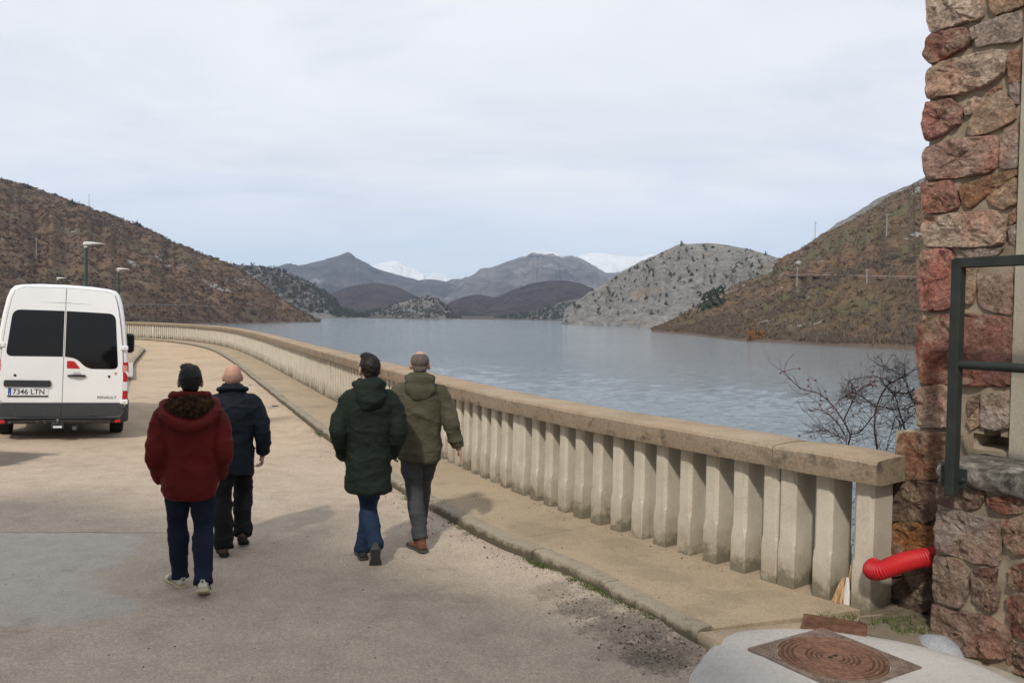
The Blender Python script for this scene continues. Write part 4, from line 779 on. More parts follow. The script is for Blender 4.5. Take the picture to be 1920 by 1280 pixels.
while z < 6.5:                                      # the courses go on above the frame
    h = rr.uniform(.2, .3); w = rr.uniform(.25, .4)
    stone([(-.05, z), (w, z+rr.uniform(-.02, .02)), (w, z+h-.02), (-.05, z+h-.01)], PU, rr.choice([PALE, PINK, RED, OCHR]), bu, PU, .05, seed=100+z)
    stone([(w+.03, z), (.61, z), (.61, z+h-.02), (w+.03, z+h-.02)], PU, rr.choice([GREYP, PINK, RUSTY, OCHR]), bu, PU, .025, seed=200+z); z += h+.01
JAMB = concrete('smooth_render', (.37, .335, .275), (.22, .19, .15), .4, 1.5, .3).m
slab_box(PU, .625, .90, 1.27, 6.6, .03, -.3, PU).obj('window_jamb', JAMB, bu)
# thin end faces of the wall: stones wrap round the corner
lw = empty('stair_wall', PL, 0, 'low rough stone wall with a heavy capstone in front of the building', 'wall')
rough_wall('mortar_core', PL, .0, .62, -.5, 1.14, PL, MORT, lw, .008, .42)
slab_box(PL, .6, 3.4, -.5, 1.14, -.03, -.42, PL).obj('wall', MORT, lw)
for i, (q, c) in enumerate(zip(ST_L, CL)): stone(q, PL, DS(c, .8, 1.2), lw, PL, .03, seed=i+71)
rr = random.Random(13)
for t0 in (.63, 1.1, 1.6, 2.1, 2.7):
    for z0 in (.02, .3, .56, .84): stone([(t0, z0), (t0+.44, z0+.02), (t0+.45, z0+.25), (t0+.01, z0+.24)], PL, rr.choice(CL), lw, PL, .04, seed=t0*7+z0)
LEDGE = NT('lichen_capstone', .92, .15); _f = LEDGE.noise(10, 7, .75); LEDGE.col(LEDGE.mix(LEDGE.smooth(LEDGE.noise(4, 6, .7), .48, .62), LEDGE.ramp(_f, [(.40, (.045, .040, .036)), (.6, (.17, .155, .135))]), LEDGE.ramp(_f, [(.42, (.13, .12, .105)), (.6, (.36, .34, .31))]))); LEDGE.bump(LEDGE.noise(22, 7, .75), .9, .02); LEDGE = LEDGE.m
rings = []
for k in range(26):
    t = .055+(3.3)*(k/25)**1.6; w = .02*noise.noise(V((t*6, 1, 3))); w2 = .015*noise.noise(V((t*8, 7, 3)))
    dz = -.03*sstep(.1, .5, t)*0
    prof = [(-.47, 1.13), (-.47, 1.265+w2), (-.2, 1.275+w), (.02, 1.262+w2), (.075+w, 1.245+w2), (.095+w, 1.20), (.09+w2, 1.15+w2), (.06, 1.115+w), (0, 1.12)]
    if k == 0: prof = [(h*.9, 1.19+(z-1.19)*.75) for h, z in prof]
    rings.append([T3*(t-(.0 if k else .02))+N3*h+V((0, 0, z)) for h, z in prof])
MB().loft(rings).obj('capstone', LEDGE, lw, smooth=True, sharp=45)
# fillet of grey mortar between pad and wall
mb = MB(); mb.ell((2.72, 5.14, .06), (.13, .20, .11), nu=14, nv=8, f=lambda v: 1+.15*noise.noise(v*2)); mb.obj('mortar_fillet', GREYC, smooth=True, label='lump of grey mortar between the pale pad and the low stone wall', cat='mortar')
# railing
STEEL = NT('dark_painted_steel', .6, .25, .0); STEEL.col(STEEL.ramp(STEEL.noise(5, 6, .6), [(.3, (.016, .020, .018)), (.7, (.032, .038, .034))])); STEEL.bump(STEEL.noise(40, 3), .08, .003); STEEL = STEEL.m
rg = empty('railing', PL+T3*.15+V((0, 0, 1.12)), 0, 'dark green steel railing bolted to the low stone wall', 'railing'); rb = rg.location.copy()
rot = Matrix((T3, -N3, V((0, 0, 1)))).transposed()
def rbox(name, t, h, z, d, **k): return MB().box(PL+T3*t+N3*h+V((0, 0, z))-rb, d, rot, bev=.004).obj(name, STEEL, rg, **k)
rbox('post', .165, .130, 1.80, (.062, .062, 1.48)); rbox('base_plate', .16, .100, 1.17, (.17, .012, .125))
for dt in (-.055, .065): 
    q = PL+T3*(.16+dt)+N3*.106+V((0, 0, 1.165))-rb; MB().lathe([(.016, 0), (.016, .01), (.010, .014), (.010, .024)], 8, axis=N3, c=q).obj('bolt', STEEL, rg)
rbox('top_rail', 1.45, .130, 2.515, (2.6, .062, .062))
MB().tube([PL+T3*.19+N3*.13+V((0, 0, 1.885))-rb, PL+T3*2.7+N3*.13+V((0, 0, 1.885))-rb], .028, 14).obj('mid_rail', STEEL, rg, smooth=True, sharp=60)
q0 = PL+T3*2.72+N3*.13; MB().box(q0+V((0, 0, 1.80))-rb, (.062, .062, 1.48), rot, bev=.004).obj('post', STEEL, rg)
# hose
HOSE = NT('red_corrugated_plastic', .5, .35); HOSE.col(HOSE.ramp(HOSE.noise(3, 4), [(.3, (.40, .010, .014)), (.7, (.52, .018, .022))])); HOSE = HOSE.m
path = [V(p) for p in [(3.12, 5.62, .54), (2.92, 5.57, .555), (2.74, 5.52, .55), (2.60, 5.48, .525), (2.505, 5.475, .488), (2.47, 5.535, .462), (2.49, 5.60, .452), (2.53, 5.66, .45)]]
NN = 330; pp = [crom(path, i/NN*(len(path)-1)) for i in range(NN+1)]; rad = [.0605+.0042*math.sin(i*2*PI/6.) for i in range(NN+1)]
MB().tube(pp, rad, 22).obj('corrugated_hose', HOSE, smooth=True, label='bright red corrugated plastic hose coming out beside the stone wall', cat='hose')

# ---- earth bank below the shrub, outside the parapet
mb = MB(); gx, gy = 18, 22; vs = []
for i in range(gx+1):
    for j in range(gy+1):
        x = 1.2+i*.5; y = 6.9+j*.6; d = ((x-2.9)*.1+(y-6.0)*.9); vs.append((x, y, -1.35-.42*d+.25*fbm((x, y, 0), .6)))
fs = [(i*(gy+1)+j, (i+1)*(gy+1)+j, (i+1)*(gy+1)+j+1, i*(gy+1)+j+1) for i in range(gx) for j in range(gy)]
mb.add(vs, fs); mb.obj('bank', scrub_ground('bank_earth', OCHRE, (.3, .28, .25), .62, 20., bank=False), smooth=True, label='steep earth bank below the parapet end', kind='structure')
# ---- rose shrub
TW = NT('rose_stem', .75, .25); TW.col(TW.ramp(TW.noise(3, 3), [(.3, (.030, .022, .020)), (.6, (.055, .030, .028)), (.75, (.13, .035, .03))])); TW = TW.m
HIP = plain('dark_rose_hip', (.10, .012, .012), .35, .5)
zz = lambda p: (1440+p[0]/6., 660+p[1]/6.)
def at_y(px, py, Y): d = sight(px, py); return EYE+d*(Y/d.y)
STEMS = [([(890, 1300), (900, 1060), (920, 920), (800, 700), (700, 570), (560, 460), (360, 400), (180, 220)], 7.2, .010), ([(880, 1050), (860, 920), (760, 780), (600, 650), (400, 660)], 7.15, .007), ([(1240, 1500), (1230, 1100), (1200, 880), (1220, 620), (1340, 380), (1520, 280), (1700, 170)], 7.4, .013), ([(1600, 1300), (1540, 880), (1470, 650), (1430, 500), (1300, 350), (1200, 270), (920, 315)], 7.5, .010), ([(920, 920), (1040, 890), (1200, 700), (1400, 520), (1560, 300)], 7.25, .007), ([(850, 770), (930, 600), (1000, 460), (1120, 370), (1300, 300), (1380, 340)], 7.3, .006), ([(1300, 1400), (1330, 1110), (1390, 880), (1430, 730)], 7.0, .006), ([(1210, 620), (1100, 530), (940, 440)], 7.4, .006), ([(1690, 650), (1600, 480), (1530, 300), (1400, 200), (1240, 140)], 7.6, .006), ([(1480, 900), (1520, 800), (1650, 680), (1720, 590)], 7.4, .006), ([(1430, 1400), (1440, 1100), (1480, 800)], 7.3, .005), ([(1210, 600), (1400, 640), (1560, 640), (1700, 560)], 7.35, .004), ([(880, 1000), (700, 900), (500, 890)], 7.1, .004), ([(1300, 370), (1450, 460), (1700, 465)], 7.45, .004), ([(760, 580), (860, 500), (930, 490)], 7.2, .003)]
shb = empty('rose_shrub', at_y(1600, 905, 7.3)+V((0, 0, -1.9)), 0, 'bare thorny rose shrub with dark hips behind the parapet end', 'shrub'); sb = shb.location.copy()
mb = MB(); r = random.Random(8); nodes = []
for pts, Y, rad in STEMS:
    P = [at_y(*zz(p), Y+.12*math.sin(i*1.9+Y*7)) for i, p in enumerate(pts)]
    if pts[0][1] > 1000: P = [P[0]+V((0, .05, -.9)), P[0]+V((0, .02, -.4))]+P
    n = len(P); mb.tube([p-sb for p in P], [rad*(1-.72*i/(n-1)) for i in range(n)], 5, 5)
    nodes += [(crom(P, u*(n-1)), (crom(P, min(1, u+.05)*(n-1))-crom(P, max(0, u-.05)*(n-1))).normalized()) for u in [i/16 for i in range(3, 17)]]
def twig(p, d, L, rad, depth):
    pts = [p]; dd = d.copy()
    for _ in range(4):
        dd = (dd+V((r.gauss(0, .28), r.gauss(0, .28), r.gauss(.03, .28)))).normalized(); pts.append(pts[-1]+dd*L/4)
    mb.tube([q-sb for q in pts], [rad, rad*.85, rad*.7, rad*.5, rad*.3], 3)
    if depth:
        for _ in range(2): 
            k = r.randint(1, 4); twig(pts[k], (dd+V((r.gauss(0, .8), r.gauss(0, .6), r.gauss(0, .8)))).normalized(), L*r.uniform(.35, .7), rad*.6, depth-1)
for p, d in nodes:
    for _ in range(2): twig(p, (d*.6+V((r.gauss(0, .7), r.gauss(0, .5), r.gauss(.1, .7)))).normalized(), r.uniform(.10, .30), .0028, 1)
root = at_y(1600, 905, 7.3)
for _ in range(90):                                 # tangle lower down, seen between the balusters
    p = root+V((r.uniform(-.75, .65), r.uniform(-.25, .35), r.uniform(-1.5, .05))); twig(p, V((r.gauss(0, .8), r.gauss(0, .4), r.gauss(.5, .6))).normalized(), r.uniform(.25, .5), .0035, 1)
mb.obj('branches', TW, shb)
hm = MB().ell((0, 0, 0), (.0085, .0085, .0115), nu=8, nv=6).mesh('hip'); hm.materials.append(HIP)
for i, p in enumerate([(140, 235), (185, 215), (355, 183), (452, 312), (535, 315), (455, 378), (648, 440), (665, 515), (592, 538), (582, 588), (735, 635), (870, 790), (915, 440), (940, 390), (992, 392), (895, 490), (1130, 370), (1155, 355), (1180, 378), (1215, 375), (1185, 212), (1035, 660), (1040, 575), (960, 715), (1365, 335), (1522, 465), (1440, 272), (350, 940), (480, 948), (1380, 325), (950, 365), (1620, 490)]):
    q = at_y(*zz(p), 7.25)-sb; o = link('rose_hip', hm, HIP, shb, True); o.location = q; o.rotation_euler = (r.uniform(-1, 1), r.uniform(-1, 1), 0)
    near = min(nodes, key=lambda nd: (nd[0]-sb-q).length)[0]-sb
    if (near-q).length < .3: MB().tube([near, near.lerp(q, .5)+V((0, 0, .01)), q], [.0022, .0018, .0014], 3).obj('hip_stalk', TW, shb)

# ---- traffic island with lamps
isl = [V(p) for p in [(-10.3, 21.6), (-11.46, 24.4), (-12.75, 27.4), (-14.9, 32.4), (-16.9, 37.4), (-18.9, 42.3), (-20.2, 44.6), (-23.0, 48.6), (-27.5, 53.4), (-33, 57.2), (-42, 60.4), (-60, 62.5), (-60, 30), (-40, 20), (-14, 19.5)]]
it = empty('traffic_island', (isl[0].x, isl[0].y, 0), 0, 'raised pavement island with kerb to the right of the van', kind='structure'); ib = it.location.copy()
MB().prism([V((p.x, p.y, .13))-ib for p in isl], (0, 0, -.3)).obj('paving', PAVE, it)
for a, b in zip(isl[:9], isl[1:10]):
    L = (b-a).length; k = max(1, int(L/1.0)); d = (b-a).normalized(); nn = V((-d.y, d.x))
    for i in range(k):
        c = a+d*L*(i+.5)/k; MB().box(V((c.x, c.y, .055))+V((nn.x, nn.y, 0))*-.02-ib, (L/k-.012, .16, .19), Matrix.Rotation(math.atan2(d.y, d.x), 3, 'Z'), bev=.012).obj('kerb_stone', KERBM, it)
a, b = V((-11.4, 24.7)), V((-14.1, 30.6)); d = (b-a).normalized(); nn = V((-d.y, d.x))
q = [a-nn*.06, b-nn*.06, b+nn*1.5, a+nn*1.5]; MB().prism([V((p.x, p.y, .158))-ib for p in q], (0, 0, -.05)).obj('new_paving', PAD, it)
GREENP = plain('dark_green_pole', (.022, .045, .040), .45, .4); LHEAD = plain('light_grey_lamp', (.52, .53, .53), .5, .4)
for x, y, hgt, lab in [(-14.02, 27.2, 4.26, 'tallest and nearest street lamp behind the white van'), (-20.72, 43.5, 4.22, 'street lamp beside the right edge of the white van roof'), (-31.75, 57.8, 4.20, 'farthest small street lamp above the middle of the van roof')]:
    t = empty('street_lamp', (x, y, .13), 0, lab, 'street lamp', 'street lamps on the island'); hgt -= .13
    MB().lathe([(.11, 0), (.11, .02), (.065, .03), (.058, .9), (.05, .95), (.05, hgt-.12)], 14).obj('pole', GREENP, t, smooth=True, sharp=40)
    MB().lathe([(.055, hgt-.13), (.055, hgt-.02), (.04, hgt)], 12).obj('bracket', LHEAD, t)
    rings = []
    for xx, hw, z0, z1 in [(-.075, .05, -.05, .03), (-.05, .09, -.055, .055), (.05, .12, -.04, .065), (.25, .13, -.02, .055), (.45, .11, -.012, .03), (.58, .07, -.01, .012), (.62, .03, -.006, .004)]:
        rings.append([V((xx, -hw, hgt+z0+.01)), V((xx, hw, hgt+z0+.01)), V((xx, hw, hgt+z1*.5)), V((xx, hw*.5, hgt+z1)), V((xx, -hw*.5, hgt+z1)), V((xx, -hw, hgt+z1*.5))])
    MB().loft(rings).obj('lamp_head', LHEAD, t, smooth=True, sharp=40)
    MB().box((.24, 0, hgt-.018), (.3, .16, .008)).obj('lens', plain('lamp_lens', (.6, .6, .58), .2, .5), t)

# ---- the house behind the photographer, whose shadow lies over the near road
PLAST = plain('house_plaster', (.45, .40, .33), .9); TILE = plain('house_roof', (.26, .13, .09), .85); SHUT = plain('house_glass', (.03, .035, .04), .1, .5)
hs = empty('gatehouse', (-8.8, -4.2, 0), 0, 'plastered gatehouse with gabled roof behind the photographer', 'building')
def zroof(x): return 12.9-.56*abs(x)
mb = MB(); q = [(-7.4, 0), (7.4, 0), (7.4, zroof(7.4)-.2), (0, 12.7), (-7.4, zroof(7.4)-.2)]
mb.prism([V((x, 0, z)) for x, z in q], (0, -8, 0)); mb.obj('wall', PLAST, hs)
for sx in (-1, 1): 
    mb = MB(); mb.prism([V((0, .5, 12.75)), V((sx*7.9, .5, zroof(7.9))), V((sx*7.9, .5, zroof(7.9)+.18)), V((0, .5, 12.95))], (0, -9, 0)); mb.obj('roof_slope', TILE, hs)
MB().box((3.3, -.6, 11.6), (.75, .7, 2.3), bev=.02).obj('chimney', PLAST, hs)
for x in (-4.6, 0, 4.6):
    for z in (1.9, 5.2): 
        w = MB().box((x, .02, z), (1.2, .06, 1.6), bev=.02).obj('window', SHUT, hs); MB().box((x, .08, z-.86), (1.4, .2, .1), bev=.01).obj('sill', PLAST, w)
MB().box((2.4, .02, 1.1), (1.1, .08, 2.2), bev=.02).obj('door', plain('house_door', (.12, .07, .04)), hs)
# ------------------------------------------------------------------ white van
WHITE = NT('white_paint', .28, .5); _d = WHITE.noise(1.2, 5, .6); _z = WHITE.sep()[2]
WHITE.col(WHITE.mix(WHITE.math('MULTIPLY', WHITE.smooth(WHITE.math('ADD', _z, WHITE.math('MULTIPLY', _d, .5)), 1.0, .55), .22), WHITE.ramp(_d, [(.3, (.72, .725, .73)), (.7, (.77, .775, .78))]), (.52, .47, .40))); WHITE.b.inputs['Coat Weight'].default_value = .3; WHITE = WHITE.m
GLASS = NT('tinted_glass', .05, .28); GLASS.col((.006, .006, .007)); GLASS = GLASS.m
BLACKP = plain('black_plastic', (.028, .029, .030), .6, .35, bump=.1); DKP = plain('dark_grey_plastic', (.045, .047, .050), .65, .3, bump=.1); RUB = plain('tyre_rubber', (.022, .022, .022), .85, .2)
SEAL = plain('rubber_seal', (.03, .03, .03), .8); REDL = NT('red_lens', .15, .5); REDL.col((.42, .012, .018)); REDL = REDL.m; CLRL = NT('clear_lens', .12, .5); CLRL.col((.62, .60, .60)); CLRL = CLRL.m
PINKL = NT('pink_lens', .12, .5); PINKL.col((.55, .25, .22)); PINKL = PINKL.m
PLATEW = plain('plate_white', (.68, .69, .70), .4, .4, var=.03); PLATEB = plain('plate_blue', (.03, .07, .30), .4, .4); INK = plain('plate_ink', (.02, .02, .025), .5); CHROME = plain('badge_grey', (.12, .12, .125), .35, .5, .6)
van = empty('parked_van', (VAN_C.x, VAN_C.y, -.06), 0, 'white panel van seen from behind, parked on the left of the road', 'van'); van.rotation_euler = (0, R(2.06), VAN_YAW); van.scale = (.985, 1, 1.045)
HALF = [(0, .34), (.80, .34), (.955, .40), (1.0, .55), (1.012, .80), (1.005, 1.10), (.985, 1.40), (.955, 1.70), (.915, 2.0), (.868, 2.24), (.825, 2.36), (.765, 2.425), (.66, 2.452), (.40, 2.475), (0, 2.485)]
def hw(z):
    for (x0, z0), (x1, z1) in zip(HALF[2:], HALF[3:]):
        if z0 <= z <= z1: return lerp(x0, x1, (z-z0)/(z1-z0))
    return .95 if z < 1 else .6
def yr(z): return .03+.085*max(0, (z-1.2)/1.25)**2      # the rear face leans forward towards the roof
def section(y, sx=1., ztop=None, inset=0., lean=False):
    pts = []
    for x, z in HALF:
        zz = z
        if ztop is not None and z > .55: zz = .55+(z-.55)*(ztop-.55)/(2.485-.55)
        px = max(0, x*sx-inset) if x > 0 else 0
        if inset and z > 2.3: zz -= inset*.6
        pts.append((px, y+(yr(z)-.03 if lean else 0), zz))
    return [V(p) for p in pts]+[V((-p[0], p[1], p[2])) for p in reversed(pts[1:-1])]
rings = [section(.045, inset=.05, lean=True), section(.055, inset=.022, lean=True), section(.085, inset=.006, lean=True), section(.16, lean=True), section(.5), section(1.5), section(2.6), section(3.3), section(3.65, .995, 2.46), section(4.0, .98, 2.32), section(4.45, .965, 1.75), section(4.75, .955, 1.33), section(5.1, .94, 1.20), section(5.35, .90, 1.02), section(5.45, .82, .85)]
body = MB().loft(rings).obj('body', WHITE, van, smooth=True, sharp=45)
def rear(poly, name, mat, parent=None, proud=.012, thick=.02, seg=.09, bev=.004, **k):   # a panel that follows the rear face: poly (x, z)
    n = len(poly); o2 = []
    for i in range(n):
        a, b = V(poly[i]), V(poly[(i+1) % n]); m_ = max(1, int((b-a).length/seg))
        o2 += [a.lerp(b, j/m_) for j in range(m_)]
    c = sum(o2, V((0, 0)))/len(o2); Y = lambda p, d: V((p.x, yr(p.y)-d+.0, p.y))
    rings = [[Y(p, proud-thick) for p in o2], [Y(p, proud-bev) for p in o2], [Y(p+(c-p).normalized()*bev*1.3, proud) for p in o2]]
    for s_ in (.75, .5, .25, .05): rings.append([Y(c.lerp(p, s_), proud) for p in o2])
    return MB().loft(rings).obj(name, mat, parent or van, smooth=True, sharp=35, **k)
def rpoly(pts, r, n=5):                             # rounded polygon corners
    out = []; m = len(pts)
    for i in range(m):
        p, a, b = V(pts[i]), V(pts[i-1]), V(pts[(i+1) % m]); rr = r[i] if isinstance(r, (list, tuple)) else r
        if rr <= 0: out.append(tuple(p)); continue
        u, w = (a-p).normalized(), (b-p).normalized(); k = min(rr, (a-p).length*.45, (b-p).length*.45)
        for j in range(n+1):
            t = j/n; q = (p+u*k)*(1-t)**2+p*2*t*(1-t)+(p+w*k)*t*t; out.append(tuple(q))
    return out
# dark shut lines behind the doors
def edge(z): return min(hw(z)-.085, .925)
def door(sx):
    E = [(sx*edge(z), z) for z in (.60, .9, 1.2, 1.5, 1.8, 2.05, 2.25, 2.36)]
    pts = [(sx*.004, .60)]+E+[(sx*.60, 2.405), (sx*.004, 2.425)]
    return rear(pts, 'rear_door', WHITE, None, .014, .03)
_E = [(edge(z)+.007, z) for z in (.60, .9, 1.2, 1.5, 1.8, 2.05, 2.25, 2.36)]
rear([(x, z) for x, z in _E]+[(.61, 2.410), (0, 2.430), (-.61, 2.410)]+[(-x, z) for x, z in reversed(_E)], 'door_seal', SEAL, None, .002, .02)
dl = door(-1); dr = door(1)
wl = rear(rpoly([(-.005-.01, 1.335), (-.845, 1.325), (-.765, 2.055), (-.015, 2.065)], [0, .10, .12, 0]), 'window_pane', GLASS, dl, .0185, .012)
wr = rear(rpoly([(.015, 2.065), (.765, 2.055), (.838, 1.15), (.36, 1.145), (.19, 1.31), (.015, 1.335)], [0, .12, .09, .12, .12, 0]), 'window_pane', GLASS, dr, .0185, .012)
rear(rpoly([(.05, 1.275), (.16, 1.268), (.255, 1.150), (.05, 1.150)], .018, 3), 'reflector', REDL, dr, .02, .012)
h = MB(); h.tube([(.07, yr(1.04)-.028, 1.035), (.20, yr(1.04)-.055, 1.04), (.335, yr(1.04)-.028, 1.035)], [.016, .021, .016], 10, 4); h.obj('door_handle', BLACKP, dr, smooth=True)
rear(rpoly([(.13, 1.045), (.28, 1.045), (.26, 1.10), (.15, 1.10)], .03), 'handle_recess', plain('recess_grey', (.45, .45, .46), .4), dr, .0155, .01)
for sx, d in ((-1, dl), (1, dr)):
    MB().lathe([(.021, 0), (.021, .008), (.014, .012)], 14, axis=(0, -1, 0), c=(sx*.70, yr(1.03)-.012, 1.03)).obj('parking_sensor', BLACKP, d)
rear([(-.38, 2.185), (0, 2.20), (.38, 2.185), (.38, 2.182), (0, 2.192), (-.38, 2.182)], 'brake_light_crease', plain('crease_grey', (.42, .42, .44), .4), dl, .0155, .008, bev=.001)
# number plate and its light bar
rear(rpoly([(-.855, .855), (-.175, .855), (-.175, .955), (-.855, .955)], .03), 'plate_light_bar', BLACKP, dl, .05, .05, bev=.012)
pl_ = rear(rpoly([(-.795, .715), (-.215, .715), (-.215, .838), (-.795, .838)], .012, 3), 'number_plate', PLATEW, dl, .024, .014, bev=.002)
rear([(-.79, .72), (-.745, .72), (-.745, .833), (-.79, .833)], 'country_band', PLATEB, pl_, .0255, .006, bev=.0005)
rear([(-.80, .694), (-.21, .694), (-.21, .713), (-.80, .713)], 'plate_holder', BLACKP, dl, .026, .012, bev=.002)
def text(body, x, z, size, mat, name, parent, sx=1., proud=.03):
    c = bpy.data.curves.new(name, 'FONT'); c.body = body; c.size = size; c.extrude = .0012; c.offset = .0008*size/.1
    o = bpy.data.objects.new('tmp', c); COL.objects.link(o); bpy.context.view_layer.update()
    me = bpy.data.meshes.new_from_object(o.evaluated_get(bpy.context.evaluated_depsgraph_get())); bpy.data.objects.remove(o)
    for v in me.vertices: v.co = V((x+v.co.x*sx, yr(z)-proud-v.co.z, z+v.co.y))
    me.materials.clear(); return link(name, me, mat, parent)
text('7346 LTN', -.728, .737, .115, INK, 'plate_lettering', pl_, .98, .0262)
text('E', -.777, .728, .035, PLATEW, 'country_letter', pl_, 1., .027)
text('RENAULT', .525, .668, .062, CHROME, 'badge_lettering', dr, 1.12, .0165)
rear([(.775, 1.098), (.83, 1.098), (.805, 1.045), (.80, 1.045)], 'sticker', plain('sticker_red', (.45, .2, .2)), dr, .0155, .004, bev=.0005)
# lower door trim, bumper
rear(rpoly([(-.93, .375), (-.006, .375), (-.006, .60), (-.955, .60)], .02), 'lower_trim', DKP, dl, .03, .05, bev=.01)
rear(rpoly([(.006, .375), (.93, .375), (.955, .60), (.006, .60)], .02), 'lower_trim', DKP, dr, .03, .05, bev=.01)
rings = []
for x, y0, z1 in [(-1.03, .55, .62), (-1.035, .18, .62), (-1.01, .06, .60), (-.96, .0, .52), (-.90, -.035, .40), (-.6, -.06, .375), (0, -.07, .372), (.6, -.06, .375), (.90, -.035, .40), (.96, .0, .52), (1.01, .06, .60), (1.035, .18, .62), (1.03, .55, .62)]:
    rings.append([V((x*.96, y0+.02, .275)), V((x, y0, .30)), V((x, y0+.005, z1-.03)), V((x, y0+.03, z1)), V((x*.95, y0+.10, z1)), V((x*.92, y0+.12, .275))])
bmp = MB().loft(rings).obj('rear_bumper', BLACKP, van, smooth=True, sharp=50)
MB().box((0, -.062, .366), (1.7, .05, .012), bev=.004).obj('step', DKP, bmp)
for sx in (-1, 1): MB().box((sx*.855, -.05, .31), (.085, .03, .05), bev=.006, rot=Matrix.Rotation(sx*R(14), 3, 'Z')).obj('reflector', REDL, bmp)
for x in (-.75, -.35, .35, .72): MB().lathe([(.022, 0), (.022, .006), (.016, .01)], 12, axis=(0, -1, 0), c=(x, -.063, .305)).obj('parking_sensor', DKP, bmp)
hit = MB().box((-.05, -.10, .255), (.19, .10, .10), bev=.015).obj('tow_hitch', BLACKP, van)
MB().tube([(-.05, -.12, .30), (-.05, -.16, .30), (-.05, -.17, .36)], [.018, .018, .024], 10).obj('tow_ball', CHROME, hit, smooth=True)
MB().box((-.05, -.153, .235), (.13, .006, .03)).obj('socket', PLATEW, hit); MB().tube([(-.25, -.06, .30), (-.25, -.10, .32), (-.22, -.1, .27)], .02, 8, 3).obj('hook', BLACKP, hit, smooth=True)
MB().tube([(.2, -.05, .20), (.2, .8, .22)], .035, 10).obj('exhaust', CHROME, van)
# hinges and light clusters
for sx in (-1, 1):
    for z in (1.50, .615):
        hg = MB().box((sx*(hw(z)-.055), yr(z)-.012, z), (.125, .045, .078), bev=.014).obj('hinge', WHITE, van); MB().lathe([(.008, 0), (.008, .004)], 8, axis=(0, -1, 0), c=(sx*(hw(z)-.045), yr(z)-.036, z)).obj('hinge_pin', BLACKP, hg)
    def lens(name, mat, z0, z1, parent=None, grow=0., xin=.90, slant=0.):
        rings = []; x0, x1 = sx*(xin+.012), sx*1.02
        for z, k in ((z0, 0.), (z1, 1.)):
            xx = sx*(hw(z)+.006+grow); xi = sx*(hw(z)-.098-grow)
            rings.append([V((xi+sx*slant*k, yr(z)-.012-grow, z)), V((xx-sx*.035, yr(z)-.012-grow, z)), V((xx-sx*.008, yr(z)+.02, z)), V((xx, yr(z)+.10, z)), V((xi, yr(z)+.10, z))])
        return MB().loft(rings).obj(name, mat, parent or van, smooth=True, sharp=40)
    hl = lens('tail_light', REDL, .665, 1.265)
    lens('reversing_lens', CLRL, .80, .945, hl, .003); lens('indicator_lens', PINKL, 1.10, 1.215, hl, .003)
    mbt = MB(); q = [V((sx*.945, yr(1.1)-.017, 1.115)), V((sx*.995, yr(1.1)-.017, 1.115)), V((sx*.998, yr(1.05)-.017, 1.03))]; mbt.prism(q, (0, .012, 0)); mbt.obj('white_lens', CLRL, hl)
# wheels
def wheel(x, y, lab=None):
    w = empty('wheel', (x, y, .345), parent=van); s_ = 1 if x > 0 else -1
    MB().lathe([(.20, -.10), (.315, -.108), (.338, -.09), (.345, -.06), (.345, .06), (.338, .09), (.315, .108), (.20, .10)], 36, axis=(1, 0, 0)).obj('tyre', RUB, w, smooth=True, sharp=35)
    MB().lathe([(.205, -.08), (.205, .08), (.18, .085), (.14, .05), (.05, .06), (.01, .062)], 24, axis=(s_, 0, 0)).obj('rim', CHROME, w, smooth=True, sharp=35)
for x in (-.875, .875):
    for y in (.98, 4.62): wheel(x, y)
for sx in (-1, 1):
    for y in (.98, 4.62):
        rings = [[V((sx*1.016, y+r_*math.cos(PI*i/18), .36+r_*math.sin(PI*i/18))) for r_ in (.37, .43)]+[V((sx*.99, y+r_*math.cos(PI*i/18), .36+r_*math.sin(PI*i/18))) for r_ in (.43, .37)] for i in range(19)]
        MB().loft(rings).obj('wheel_arch', BLACKP, van)
    MB().box((sx*1.012, 2.7, .70), (.03, 3.2, .13), bev=.01).obj('side_moulding', DKP, van)
    mr = MB().tube([(sx*.98, 4.18, 1.35), (sx*1.10, 4.12, 1.36)], .035, 10).obj('door_mirror', BLACKP, van)
    MB().box((sx*1.175, 4.10, 1.44), (.21, .16, .40), bev=.05, rot=Matrix.Rotation(sx*R(-8), 3, 'Z')).obj('mirror_housing', BLACKP, mr, smooth=True, sharp=50)
    MB().box((sx*1.17, 4.018, 1.44), (.16, .006, .32), rot=Matrix.Rotation(sx*R(-8), 3, 'Z')).obj('mirror_glass', GLASS, mr)
    q = [(3.35, 1.32), (4.35, 1.32), (3.98, 1.95), (3.38, 2.02)]
    rings = [[V((sx*(hw(z)*.985+d), y, z)) for y, z in q] for d in (-.02, .012)]; MB().loft(rings).obj('side_window', GLASS, van)
    MB().box((sx*1.013, 3.30, 1.30), (.012, .014, 1.4)).obj('door_gap', SEAL, van)
    MB().box((sx*.72, 5.36, .92), (.34, .12, .20), bev=.04).obj('headlight', CLRL, van)
q = [(-.80, 4.03, 2.22), (.80, 4.03, 2.22), (.84, 4.62, 1.55), (-.84, 4.62, 1.55)]
MB().prism([V((x, y+.03, z+.05)) for x, y, z in q], (0, -.08, -.1)).obj('windscreen', GLASS, van)
MB().box((0, 5.44, .55), (1.7, .14, .38), bev=.06).obj('front_bumper', BLACKP, van)
MB().box((0, 5.43, .93), (.9, .08, .14), bev=.03).obj('grille', BLACKP, van)
MB().box((0, 2.6, .30), (1.6, 4.6, .12)).obj('underbody', BLACKP, van)
